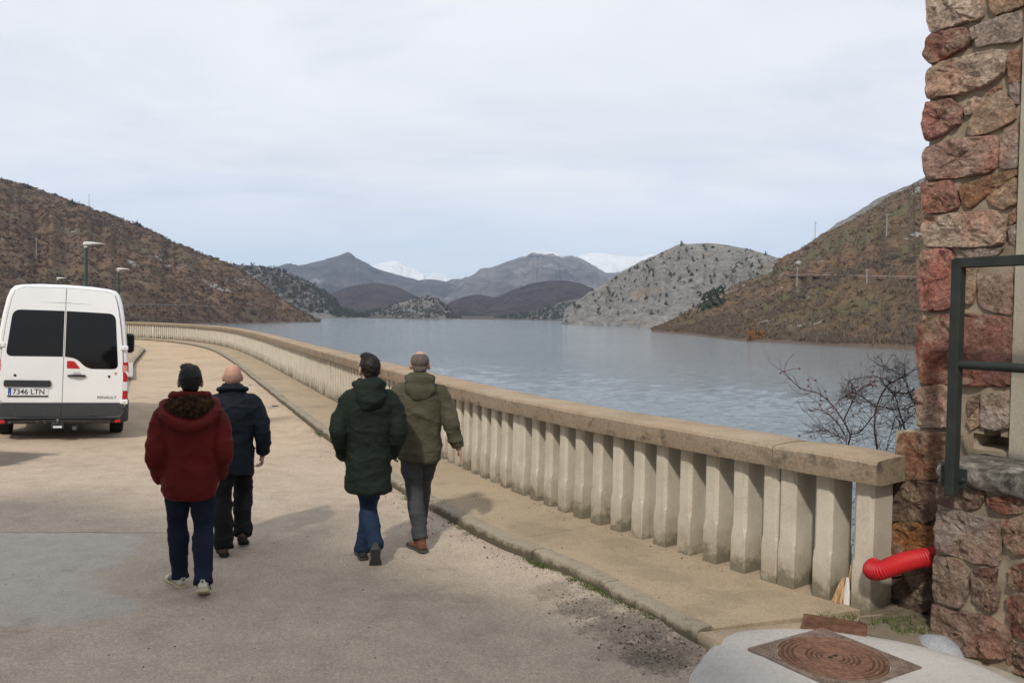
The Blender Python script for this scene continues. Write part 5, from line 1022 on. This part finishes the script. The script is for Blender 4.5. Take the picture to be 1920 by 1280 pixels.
# ------------------------------------------------------------------ people
def remesh(name, mb, vox, mat, parent, smooth=6, disp=None, fac=.5):
    o = bpy.data.objects.new('tmp', mb.mesh('tmp')); COL.objects.link(o)
    m = o.modifiers.new('r', 'REMESH'); m.mode = 'VOXEL'; m.voxel_size = vox; m.adaptivity = 0
    if smooth: q = o.modifiers.new('s', 'SMOOTH'); q.factor = fac; q.iterations = smooth
    bpy.context.view_layer.update(); dg = bpy.context.evaluated_depsgraph_get(); me = bpy.data.meshes.new_from_object(o.evaluated_get(dg)); old = o.data; bpy.data.objects.remove(o); bpy.data.meshes.remove(old)
    me.name = name; me.materials.clear()
    if disp:
        n = len(me.vertices); co = np.empty(n*3, np.float32); me.vertices.foreach_get('co', co); no = np.empty(n*3, np.float32); me.vertices.foreach_get('normal', no)
        co = co.reshape(-1, 3); no = no.reshape(-1, 3); d = np.array([disp(c) for c in co.tolist()], np.float32); co += no*d[:, None]; me.vertices.foreach_set('co', co.ravel()); me.update()
    return link(name, me, mat, parent, True)
def fabric(name, c, rough=.85, fold=1., sheen=.0, scale=1.):
    m = NT(name, rough, .15); a = m.noise(5, 5, .6); b = m.noise(220*scale, 2, .5)
    m.col(m.ramp(m.math('ADD', m.math('MULTIPLY', a, .7), m.math('MULTIPLY', b, .3)), [(.3, tuple(x*.72 for x in c)), (.7, tuple(x*1.25 for x in c))]))
    w = m.noise(7, 4, .55, m.vec((1, 1, 1.5)), .8); m.bump(m.math('ADD', m.math('MULTIPLY', w, 3*fold), m.math('MULTIPLY', b, .15)), .25, .025)
    m.b.inputs['Sheen Weight'].default_value = sheen; return m.m
SKIN = NT('skin', .5, .35); SKIN.col(SKIN.ramp(SKIN.noise(9, 5, .6), [(.3, (.40, .205, .145)), (.7, (.52, .30, .225))])); SKIN.b.inputs['Subsurface Weight'].default_value = .08; SKIN.b.inputs['Subsurface Radius'].default_value = (.02, .01, .006); SKIN = SKIN.m
def ring(c, rx, ry, n=28, e=2.4, twist=0.):
    out = []
    for i in range(n):
        a = 2*PI*i/n; ca, sa = math.cos(a), math.sin(a); x = math.copysign(abs(ca)**(2/e), ca)*rx; y = math.copysign(abs(sa)**(2/e), sa)*ry
        out.append(V((c[0]+x*math.cos(twist)-y*math.sin(twist), c[1]+x*math.sin(twist)+y*math.cos(twist), c[2])))
    return out
def torso(mb, levels, e=2.4, k=4):
    N = (len(levels)-1)*k; L = [crom([tuple(l) for l in levels], i/k) for i in range(N+1)]
    mb.loft([ring((l[4] if len(l) > 4 else 0, l[3], l[0]), l[1], l[2], e=e) for l in L])
def ik(H, A, a, b, fwd):
    d = A-H; L = min(d.length, (a+b)*.999); u = d.normalized(); x = (a*a-b*b+L*L)/(2*L); h = math.sqrt(max(0, a*a-x*x)); f = (fwd-u*fwd.dot(u)).normalized(); return H+u*x+f*h
def wr(seed, amp=.005, zs=10., xs=4., big=.008):
    def d(c):
        p = V(c); n1 = noise.noise(V((p.x*xs+seed, p.y*xs, p.z*zs))); n2 = noise.fractal(V((p.x*6+seed, p.y*6, p.z*7)), 1., 2., 3); a1 = (1-abs(noise.noise(V((p.x*4+p.z*2.5+seed*3, p.y*4, p.z*5-p.x*3)))))**7; a2 = (1-abs(noise.noise(V((p.x*3-p.z*3+seed*5, p.y*3, p.z*6+p.x*2)))))**8; return amp*(1-2*abs(n1))*.8+big*n2+amp*2.2*(a1+a2)
    return d
def hand(mb, w, d, side, k=1., curl=.5, back=V((0, -1, 0))):       # w wrist, d direction of the forearm, side +1 right / -1 left
    d = d.normalized(); thumbdir = V((0, 1, 0)); thumbdir = (thumbdir-d*thumbdir.dot(d)).normalized(); pal = d.cross(thumbdir)*(-side); pal.normalize()     # pal: the way the palm faces (towards the thigh)
    if pal.x*side > 0: pal = -pal
    rot = Matrix((thumbdir, pal, d)).transposed()
    mb.tube([w-d*.03, w+d*.0, w+d*.03], [.027*k, .026*k, .028*k], 12); mb.ell(w+d*.062*k, (.040*k, .0165*k, .052*k), rot, 14, 10)
    for i, (off, L) in enumerate([(.030, .072), (.010, .080), (-.010, .074), (-.029, .060)]):
        b = w+d*(.098*k)+thumbdir*off*k; p = [b-d*.03, b]; dd = d.copy(); c = curl*(1+.15*i)
        for f in (.45, .32, .23):
            dd = (dd+pal*c*.75).normalized(); p.append(p[-1]+dd*L*f*k)
        mb.tube(p, [.0095*k, .0095*k, .009*k, .0082*k, .0068*k], 8)
    b = w+d*.035*k+thumbdir*.030*k; p = [b-thumbdir*.012, b+(thumbdir*.55+d*.7+pal*.2).normalized()*.030*k]; p.append(p[-1]+(thumbdir*.25+d*.95+pal*.35).normalized()*.030*k); p.append(p[-1]+(d+pal*.5).normalized()*.022*k); mb.tube(p, [.0125*k, .0115*k, .0100*k, .0078*k], 8)
def head(mb, c, tilt, k=1.):
    q = lambda v: c+tilt @ (V(v)*k)
    mb.ell(q((0, -.012, .018)), (.077*k, .096*k, .096*k), tilt, 24, 16); mb.ell(q((0, .028, -.055)), (.060*k, .066*k, .068*k), tilt, 20, 12); mb.ell(q((0, .045, -.088)), (.036*k, .038*k, .028*k), tilt)
    mb.tube([q((0, .075, .015)), q((0, .098, -.022)), q((0, .092, -.034))], [.010*k, .015*k, .013*k], 8); mb.ell(q((0, .083, -.062)), (.024*k, .010*k, .007*k), tilt); mb.ell(q((0, .081, -.073)), (.020*k, .009*k, .007*k), tilt)
    for s in (-1, 1):
        mb.ell(q((s*.030, .074, .022)), (.013*k, .010*k, .009*k), tilt); mb.tube([q((s*.014, .083, .040)), q((s*.048, .070, .040))], .008*k, 6)
        e = tilt @ Matrix.Rotation(s*R(22), 3, 'Z'); mb.ell(q((s*.081, -.008, -.018)), (.011*k, .024*k, .034*k), e); mb.ell(q((s*.086, -.018, -.008)), (.008*k, .014*k, .026*k), e)
def shoe(parent, ball, yaw, pitch, upper, sole, k=1., boot=False, tag=None):
    rot = Matrix.Rotation(yaw, 3, 'Z') @ Matrix.Rotation(-pitch, 3, 'X'); X = lambda p: V(ball)+rot @ (V(p)*k)
    # origin = ball of the foot on the ground, heel at y=-.19
    S_ = [(-.205, .022, .020, .078), (-.195, .034, .012, .088), (-.165, .040, .012, .092), (-.12, .037, .012, .098), (-.07, .035, .012, .090), (-.02, .047, .012, .070), (.03, .049, .012, .056), (.07, .042, .012, .046), (.098, .026, .014, .034), (.106, .012, .018, .028)]
    rings = []
    for y, w, z0, z1 in S_:
        rings.append([X((w*math.cos(a)*(1 if math.sin(a) < 0 else .88), y, z0+.02+(z1-z0-.02)*max(0, math.sin(a))-.008*max(0, -math.sin(a)))) for a in [2*PI*i/14 for i in range(14)]])
    mb = MB().loft(rings)
    mb.tube([X((0, -.135, .055)), X((0, -.145, .095 if not boot else .12)), X((0, -.15, .11 if not boot else .15))], [.043*k, .041*k, .040*k], 14)
    up = remesh('shoe', mb, .0065, upper, parent, 3)
    rings = []
    for y, w, z0, z1 in S_:
        toe = .010*sstep(.03, .106, y); rings.append([X((sx*(w+.003), y*1.015, z+toe)) for sx, z in ((-.85, 0), (.85, 0), (1, .006), (1, .024), (-1, .024), (-1, .006))])
    MB().loft(rings).obj('sole', sole, up)
    if tag:
        MB().box(X((0, -.207, .072)), (.030*k, .006*k, .026*k), rot).obj('heel_tab', tag[0], up)
        for i in (-1, 0, 1): MB().tube([X((i*.001, -.2115, .064)), X((i*.008, -.2115, .078-abs(i)*.003))], [.0012*k, .0035*k], 6).obj('heel_mark', tag[1], up)
        for sx in (-1, 1):
            for i in range(3): MB().tube([X((sx*.047, -.05+i*.022, .03)), X((sx*.040, -.075+i*.022, .075))], .003*k, 5).obj('stripe', tag[1], up)
    return rot
def person(loc, yaw, label, h, feet, jacket_levels, arms, mats, seed, hip=(0, 0), leg_r=(.098, .074, .066), cuff=.07, head_tilt=(0, 0, 0), hair=None, hand_curl=(.5, .5), hands=(True, True), lean=0., boot=False, shoe_tag=None, jw=.0, jacket_disp=None, e=2.4, shx=.172, shz=1.362, pant_amp=.007):
    k = h/1.745; t = empty('person', loc, yaw, label, 'person', 'men walking along the dam road')
    K = lambda p: V(p)*k
    bod = MB(); jac = MB(); tro = MB()
    # legs
    for s, f in ((-1, feet[0]), (1, feet[1])):
        (bx, by, bz), fy, fp = f; rot = Matrix.Rotation(R(fy), 3, 'Z') @ Matrix.Rotation(-R(fp), 3, 'X'); ball = V((bx, by, bz))
        ank = ball+rot @ (V((0, -.135, .085))*k); H_ = V((s*.085*k+hip[0], hip[1], .915*k)); kn = ik(H_, ank, .435*k, .425*k, V((math.sin(-R(fy))*.4, 1, 0)))
        mid = ank.lerp(kn, .5)+V((0, -.012, 0)); bod.tube([H_, H_.lerp(kn, .5), kn, mid, ank, ank-(ank-kn).normalized()*.0], [.078*k, .062*k, .048*k, .046*k, .034*k, .030*k], 12, 3); bod.tube([ank+V((0, 0, .02)), ball+rot @ (V((0, -.03, .042))*k)], [.030*k, .020*k], 10)
        r0, r1, r2 = [q*k for q in leg_r]
        end = ank+(ank-kn).normalized()*(.02 if not boot else -.02)
        tro.tube([H_+V((-s*.01, 0, .06)), H_.lerp(kn, .35), H_.lerp(kn, .75), kn, kn.lerp(end, .4)+V((0, -.012, 0)), kn.lerp(end, .8), end], [r0*1.12, r0*1.06, r1*1.14, r1, r1*1.02, r2, r2*1.1], 18, 4)
        shoe(t, ball, R(fy), R(fp), mats['shoe'], mats['sole'], k, boot, shoe_tag)
    torso(tro, [(.80*k, .14*k, .09*k, hip[1]*.8, hip[0]), (.90*k, .155*k, .105*k, hip[1]*.6, hip[0]*.8), (.97*k, .145*k, .10*k, 0, 0), (1.0*k, .13*k, .09*k, 0, 0)])
    torso(bod, [(.86*k, .14*k, .09*k, 0), (.95*k, .155*k, .105*k, 0), (1.1*k, .14*k, .095*k, 0), (1.25*k, .155*k, .105*k, 0), (1.38*k, .16*k, .09*k, 0), (1.45*k, .09*k, .07*k, -.005), (1.5*k, .055*k, .055*k, 0)])
    # jacket
    torso(jac, [(z*k, w*k, (d+.012)*k, y*k, (x if x else 0)) for z, w, d, y, x in [(*l, 0) if len(l) == 4 else l for l in jacket_levels]], e)
    for s, (el, wrp, rr) in zip((-1, 1), arms):
        sh = K((s*shx, -.005, shz)); el = K((s*el[0], el[1], el[2])); wv = K((s*wrp[0], wrp[1], wrp[2])); fd = (wv-el).normalized()
        jac.tube([sh+V((-s*.06, 0, .005)), sh, sh.lerp(el, .5)+V((s*.012, 0, 0)), el, el.lerp(wv, .5), wv], [rr[0]*k*.9, rr[0]*k, rr[1]*k*1.02, rr[1]*k, rr[2]*k*1.12, rr[2]*k], 18, 4)
        bod.tube([sh, sh.lerp(el, .5), el, el.lerp(wv, .4), wv], [.052*k, .046*k, .040*k, .037*k, .027*k], 12, 3)
        hand(bod, wv+fd*.005, fd+V((0, .0, 0)), s, k*.97, hand_curl[0 if s < 0 else 1])
    hc = V((0, .020, 1.615))*k; tl = Matrix.Rotation(R(head_tilt[2]), 3, 'Z') @ Matrix.Rotation(R(head_tilt[0]), 3, 'X') @ Matrix.Rotation(R(head_tilt[1]), 3, 'Y')
    bod.tube([K((0, -.012, 1.42)), K((0, -.006, 1.50)), hc+tl @ V((0, -.012, -.04))], [.064*k, .058*k, .060*k], 16, 3); head(bod, hc, tl, k)
    b = remesh('body', bod, .0065, mats['skin'], t, 3)
    j = remesh('jacket', jac, .0115, mats['jacket'], t, 7, jacket_disp or wr(seed, .0045, 8, 3., .011))
    tr = remesh('trousers', tro, .0115, mats['trousers'], t, 4, wr(seed+9, pant_amp*.5, 12, 4, .006))
    if hair: hair(b, hc, tl, k)
    return t, j, b, hc, tl, k
def blob(parts, vox, name, mat, parent, smooth=5, disp=None):
    mb = MB()
    for p in parts:
        if p[0] == 'e': mb.ell(p[1], p[2], p[3] if len(p) > 3 else None, 20, 14)
        else: mb.tube(p[1], p[2], 14, 4)
    return remesh(name, mb, vox, mat, parent, smooth, disp)
def hair_dark(mat, vol=1., quiff=0., seed=0, n=900):
    def f(b, c, tl, k):
        q = lambda v: c+tl @ (V(v)*k); mb = MB()
        mb.ell(q((0, -.030, .028)), (.0845*k*vol, .100*k*vol, .094*k*vol), tl, 24, 16); mb.ell(q((0, -.062, -.030)), (.067*k, .050*k, .058*k), tl); mb.ell(q((0, .030, .080)), (.066*k, .070*k, .044*k*vol), tl)
        if quiff: mb.ell(q((-.02, .02, .105)), (.055*k, .06*k, .028*k), tl)
        o = remesh('hair', mb, .007, mat, b, 3, lambda p: .006*noise.noise(V(p)*30)+.004*noise.noise(V(p)*70))
        me = o.data; r = random.Random(seed); T = []
        vs = [(v.co.copy(), v.normal.copy()) for v in me.vertices]
        for _ in range(n):
            p, nn = r.choice(vs)
            if nn.z < -.2: continue
            d = (nn+V((r.gauss(0, .5), r.gauss(0, .5), r.gauss(.1, .5)))).normalized(); s_ = d.orthogonal().normalized()*.0022; L = r.uniform(.004, .012)*(1.4 if p.z > c.z+.07*k else .7)
            T += [p-s_-nn*.004, p+s_-nn*.004, p+d*L]
        link('strands', tri_mesh('strands', np.array([tuple(v) for v in T])), mat, o, kind='stuff')
    return f
def hair_short(mat, up, grow=.0025):
    def f(b, c, tl, k):
        q = lambda v: c+tl @ (V(v)*k); mb = MB(); mb.ell(q((0, -.020, -.002+up)), (.0785*k+grow, .0925*k+grow, .078*k), tl, 24, 16); mb.ell(q((0, -.058, -.036)), (.064*k, .046*k, .046*k), tl)
        remesh('hair', mb, .007, mat, b, 4, lambda p: .0018*noise.noise(V(p)*60))
    return f
NAVYJ = fabric('navy_denim', (.010, .0145, .031)); BLUEJ = fabric('blue_denim', (.017, .032, .068)); BLACKT = fabric('black_work_cloth', (.010, .0105, .012)); GREYT = fabric('grey_denim', (.045, .048, .053))
REDC = fabric('dark_red_nylon', (.088, .0075, .006), .7, 1.2); NAVYC = fabric('navy_nylon', (.0075, .0115, .018), .65, 1.2); DKGRN = fabric('dark_green_cotton', (.0095, .0155, .0115), .75, 1.2); OLIVE = fabric('olive_cotton', (.066, .062, .040), .75, 1.2)
BLKH = plain('black_hair', (.010, .008, .007), .6, .3, scale=60, var=.4); GREYH = plain('grey_hair', (.10, .085, .075), .8, .2, scale=90, var=.45); STUB = plain('shaved_stubble', (.30, .185, .145), .7, .2, scale=80, var=.3)
WSHOE = plain('white_leather', (.55, .53, .47), .6); WSOLE = plain('cream_sole', (.50, .45, .30), .7); BSHOE = plain('brown_leather', (.085, .045, .028), .6); TANS = plain('tan_suede', (.13, .055, .030), .8); DSHOE = plain('dark_grey_shoe', (.045, .045, .043), .75); DSOLE = plain('dark_sole', (.022, .022, .022), .8); GRSOLE = plain('grey_sole', (.06, .06, .058), .8)
RIB = fabric('black_knit', (.012, .012, .013))
def wpose(x, y, yaw): return (x, y, 0.)
# 1 red jacket, hands in pockets
def red_disp(c):
    p = V(c); n1 = noise.noise(V((p.x*4+3, p.y*4, p.z*9))); q = noise.fractal(V((p.x*5, p.y*5, p.z*7)), 1, 2, 3); seam = -.006*sstep(.03, .0, abs(p.z-1.16))*0; a1 = (1-abs(noise.noise(V((p.x*4+p.z*2.5, p.y*4, p.z*5-p.x*3)))))**7; a2 = (1-abs(noise.noise(V((p.x*3-p.z*3, p.y*3, p.z*6+p.x*2)))))**8; return .004*(1-2*abs(n1))+.009*q+.009*(a1+a2)
t, j, b, hc, tl, k = person((-2.44, 6.27, 0), R(20), 'man in a dark red jacket with fur-lined hood, jeans and white sneakers, hands in pockets', 1.735,
    [((-.125, .26, 0), 22, 0), ((.105, -.12, .0), -4, 24)],
    [(.730, .180, .140, 0), (.79, .196, .152, 0), (.92, .202, .158, 0), (1.05, .196, .156, 0), (1.2, .196, .155, -.005), (1.30, .190, .148, -.01), (1.38, .168, .132, -.012), (1.44, .140, .115, -.01), (1.49, .105, .10, -.004), (1.53, .085, .085, 0)],
    [((.238, -.055, 1.07), (.205, .075, .86), (.076, .075, .060)), ((.238, -.055, 1.07), (.205, .075, .86), (.076, .075, .060))],
    dict(shoe=WSHOE, sole=WSOLE, jacket=REDC, trousers=NAVYJ, skin=SKIN), 1, leg_r=(.094, .072, .060), hair=hair_dark(BLKH, 1.03, 1, 1, 1300), jacket_disp=red_disp, e=2.4, shx=.178, shoe_tag=(plain('heel_tab_white', (.5, .48, .43)), INK))
hd = blob([('t', [K_*k for K_ in (V((-.165, .05, 1.45)), V((-.185, -.06, 1.43)), V((-.155, -.155, 1.36)), V((-.06, -.195, 1.30)), V((.06, -.195, 1.30)), V((.155, -.155, 1.36)), V((.185, -.06, 1.43)), V((.165, .05, 1.45)))], [.028, .034, .036, .040, .040, .036, .034, .028]), ('e', V((0, -.11, 1.38))*k, (.160, .065, .09)), ('t', [V(p)*k for p in ((-.12, .05, 1.50), (-.115, -.05, 1.515), (0, -.095, 1.52), (.115, -.05, 1.515), (.12, .05, 1.50))], [.026]*5)], .010, 'hood', REDC, j, 5, wr(21, .004, 9, 6, .007))
FURM = NT('brown_fur', .9, .1); FURM.col(FURM.ramp(FURM.math('ADD', FURM.math('MULTIPLY', FURM.noise(26, 4, .6), .75), FURM.math('MULTIPLY', FURM.island(), .3)), [(.42, (.014, .009, .007)), (.58, (.075, .042, .020)), (.72, (.20, .125, .06))])); FURM = FURM.m
fur = blob([('e', V((0, -.150, 1.425))*k, (.150, .046, .085)), ('e', V((-.105, -.115, 1.445))*k, (.065, .050, .055)), ('e', V((.105, -.115, 1.445))*k, (.065, .050, .055)), ('e', V((0, -.12, 1.47))*k, (.11, .05, .05))], .009, 'fur_lining', FURM, hd, 3, lambda c: .007*noise.noise(V(c)*34))
r = random.Random(2); T = []; vs_ = [(v.co.copy(), v.normal.copy()) for v in fur.data.vertices]
for _ in range(5200):
    p, n_ = r.choice(vs_); d = (n_+V((r.gauss(0, .6), r.gauss(0, .6), r.gauss(-.15, .6)))).normalized(); s_ = d.orthogonal().normalized()*.0016; L = r.uniform(.010, .024); T += [p-s_, p+s_, p+d*L]
link('fur_hairs', tri_mesh('fur_hairs', np.array([tuple(v) for v in T])), FURM, fur, kind='stuff')
MB().tube([V((-.225, .03, .875))*k, V((-.232, .02, .835))*k], .004, 6).obj('drawcord', RIB, j)
# 2 bald man in navy
t, j, b, hc, tl, k = person((-2.50, 7.40, 0), R(18.5), 'bald man in a navy jacket, black work trousers and brown shoes', 1.685,
    [((-.085, -.08, 0), 8, 2), ((.10, .10, .012), -6, 24)],
    [(.715, .182, .140, 0), (.80, .190, .150, 0), (.92, .186, .145, 0), (1.02, .180, .140, 0), (1.18, .198, .145, -.005), (1.29, .208, .142, -.01), (1.37, .182, .125, -.01), (1.43, .135, .105, -.005), (1.48, .100, .095, 0), (1.54, .082, .085, .005)],
    [((.265, -.03, 1.09), (.262, .03, .86), (.084, .072, .058)), ((.272, -.03, 1.10), (.270, .05, .875), (.076, .070, .056))],
    dict(shoe=BSHOE, sole=DSOLE, jacket=NAVYC, trousers=BLACKT, skin=SKIN), 4, leg_r=(.092, .076, .076), hair=hair_short(STUB, -.012, .0012), hand_curl=(1.1, 1.25), shx=.178, pant_amp=.012)
blob([('t', [V(p)*k for p in ((-.10, .07, 1.49), (-.125, -.02, 1.495), (-.085, -.085, 1.51), (0, -.105, 1.515), (.085, -.085, 1.51), (.125, -.02, 1.495), (.10, .07, 1.49))], [.014, .022, .026, .027, .026, .022, .014])], .009, 'collar', NAVYC, j, 6)
# 3 dark green parka
t, j, b, hc, tl, k = person((-1.215, 7.06, 0), R(13), 'dark-haired man with glasses in a long dark green parka and blue jeans', 1.80,
    [((.060, -.10, .0), -4, 54), ((-.050, .26, 0), 6, 0)],
    [(.605, .185, .150, -.01), (.68, .188, .155, -.01), (.85, .180, .148, 0), (.98, .176, .142, 0), (1.12, .186, .145, -.005), (1.24, .195, .145, -.01), (1.33, .188, .132, -.012), (1.41, .145, .115, -.01), (1.47, .105, .10, -.004), (1.52, .085, .085, 0)],
    [((.248, -.06, 1.09), (.195, .085, .885), (.076, .072, .056)), ((.242, -.06, 1.09), (.195, .085, .885), (.076, .072, .056))],
    dict(shoe=DSHOE, sole=GRSOLE, jacket=DKGRN, trousers=BLUEJ, skin=SKIN), 6, leg_r=(.082, .066, .062), head_tilt=(0, 0, 9), hair=hair_dark(BLKH, 1.0, 1, 5, 1500), shx=.165)
blob([('e', V((0, -.085, 1.465))*k, (.128, .095, .075), Matrix.Rotation(R(-12), 3, 'X')), ('e', V((0, -.135, 1.40))*k, (.128, .062, .090), Matrix.Rotation(R(-14), 3, 'X')), ('e', V((0, -.16, 1.34))*k, (.080, .045, .055)), ('t', [V(p)*k for p in ((-.115, -.12, 1.40), (-.05, -.185, 1.365), (.05, -.185, 1.365), (.115, -.12, 1.40))], [.018, .024, .024, .018]), ('t', [V(p)*k for p in ((-.085, .07, 1.50), (-.115, .0, 1.49), (-.10, -.07, 1.505), (.0, -.11, 1.53), (.10, -.07, 1.505), (.115, .0, 1.49), (.085, .07, 1.50))], [.018, .022, .022, .022, .022, .022, .018])], .010, 'hood', DKGRN, j, 9, wr(31, .004, 9, 6, .008))
GL = MB()
for s in (-1, 1):
    GL.tube([hc+tl @ (V((s*.079, -.02, .012))*k), hc+tl @ (V((s*.080, .05, .020))*k), hc+tl @ (V((s*.072, .098, .020))*k)], [.0035]*3, 6); GL.tube([hc+tl @ (V((s*.036+math.cos(a)*.028, .102, .016+math.sin(a)*.022))*k) for a in [2*PI*i/14 for i in range(14)]], .003, 5, closed=True, caps=False)
GL.obj('glasses', plain('black_frame', (.012, .012, .012), .3, .5), b)
# 4 olive parka
t, j, b, hc, tl, k = person((-.845, 7.62, 0), R(8), 'grey-haired balding man in an olive parka, grey jeans and tan boots', 1.815,
    [((-.035, -.10, 0), 24, 3), ((.0, .42, .0), 4, 0)],
    [(.765, .182, .145, 0, .005), (.82, .190, .150, 0, .004), (.95, .186, .145, 0, .002), (1.08, .188, .145, -.003, 0), (1.22, .200, .146, -.008, 0), (1.31, .196, .138, -.01, 0), (1.39, .155, .118, -.01, 0), (1.46, .105, .10, -.004, 0), (1.515, .085, .085, 0, 0)],
    [((.255, -.03, 1.10), (.235, .06, .87), (.086, .074, .056)), ((.272, -.055, 1.11), (.345, -.02, .885), (.076, .070, .053))],
    dict(shoe=TANS, sole=GRSOLE, jacket=OLIVE, trousers=GREYT, skin=SKIN), 8, leg_r=(.092, .068, .060), head_tilt=(0, 0, -4), hair=hair_short(GREYH, .030, .0045), hand_curl=(.5, .42), boot=True, shx=.168)
blob([('e', V((0, -.085, 1.47))*k, (.130, .095, .072), Matrix.Rotation(R(-12), 3, 'X')), ('e', V((0, -.13, 1.405))*k, (.132, .060, .088), Matrix.Rotation(R(-14), 3, 'X')), ('e', V((0, -.15, 1.35))*k, (.095, .045, .05)), ('t', [V(p)*k for p in ((-.085, .07, 1.50), (-.112, .0, 1.495), (-.095, -.07, 1.51), (.0, -.105, 1.53), (.095, -.07, 1.51), (.112, .0, 1.495), (.085, .07, 1.50))], [.018, .021, .021, .021, .021, .021, .018])], .010, 'hood', OLIVE, j, 9, wr(41, .004, 9, 6, .008))

# ------------------------------------------------------------------ the air between here and the mountains
hz = NT('air'); hz.t.nodes.remove(hz.b)
pvn = hz.n('ShaderNodeVolumePrincipled'); pvn.inputs['Color'].default_value = (.60, .75, 1., 1); pvn.inputs['Density'].default_value = 9.5e-5; pvn.inputs['Anisotropy'].default_value = .0
o_ = [x for x in hz.t.nodes if x.type == 'OUTPUT_MATERIAL'][0]; hz.l(pvn.outputs[0], o_.inputs['Volume'])
MB().box((0, 4300, 310), (17600, 10600, 700)).obj('haze', hz.m, label='thin blue air between the road and the mountains', kind='stuff')
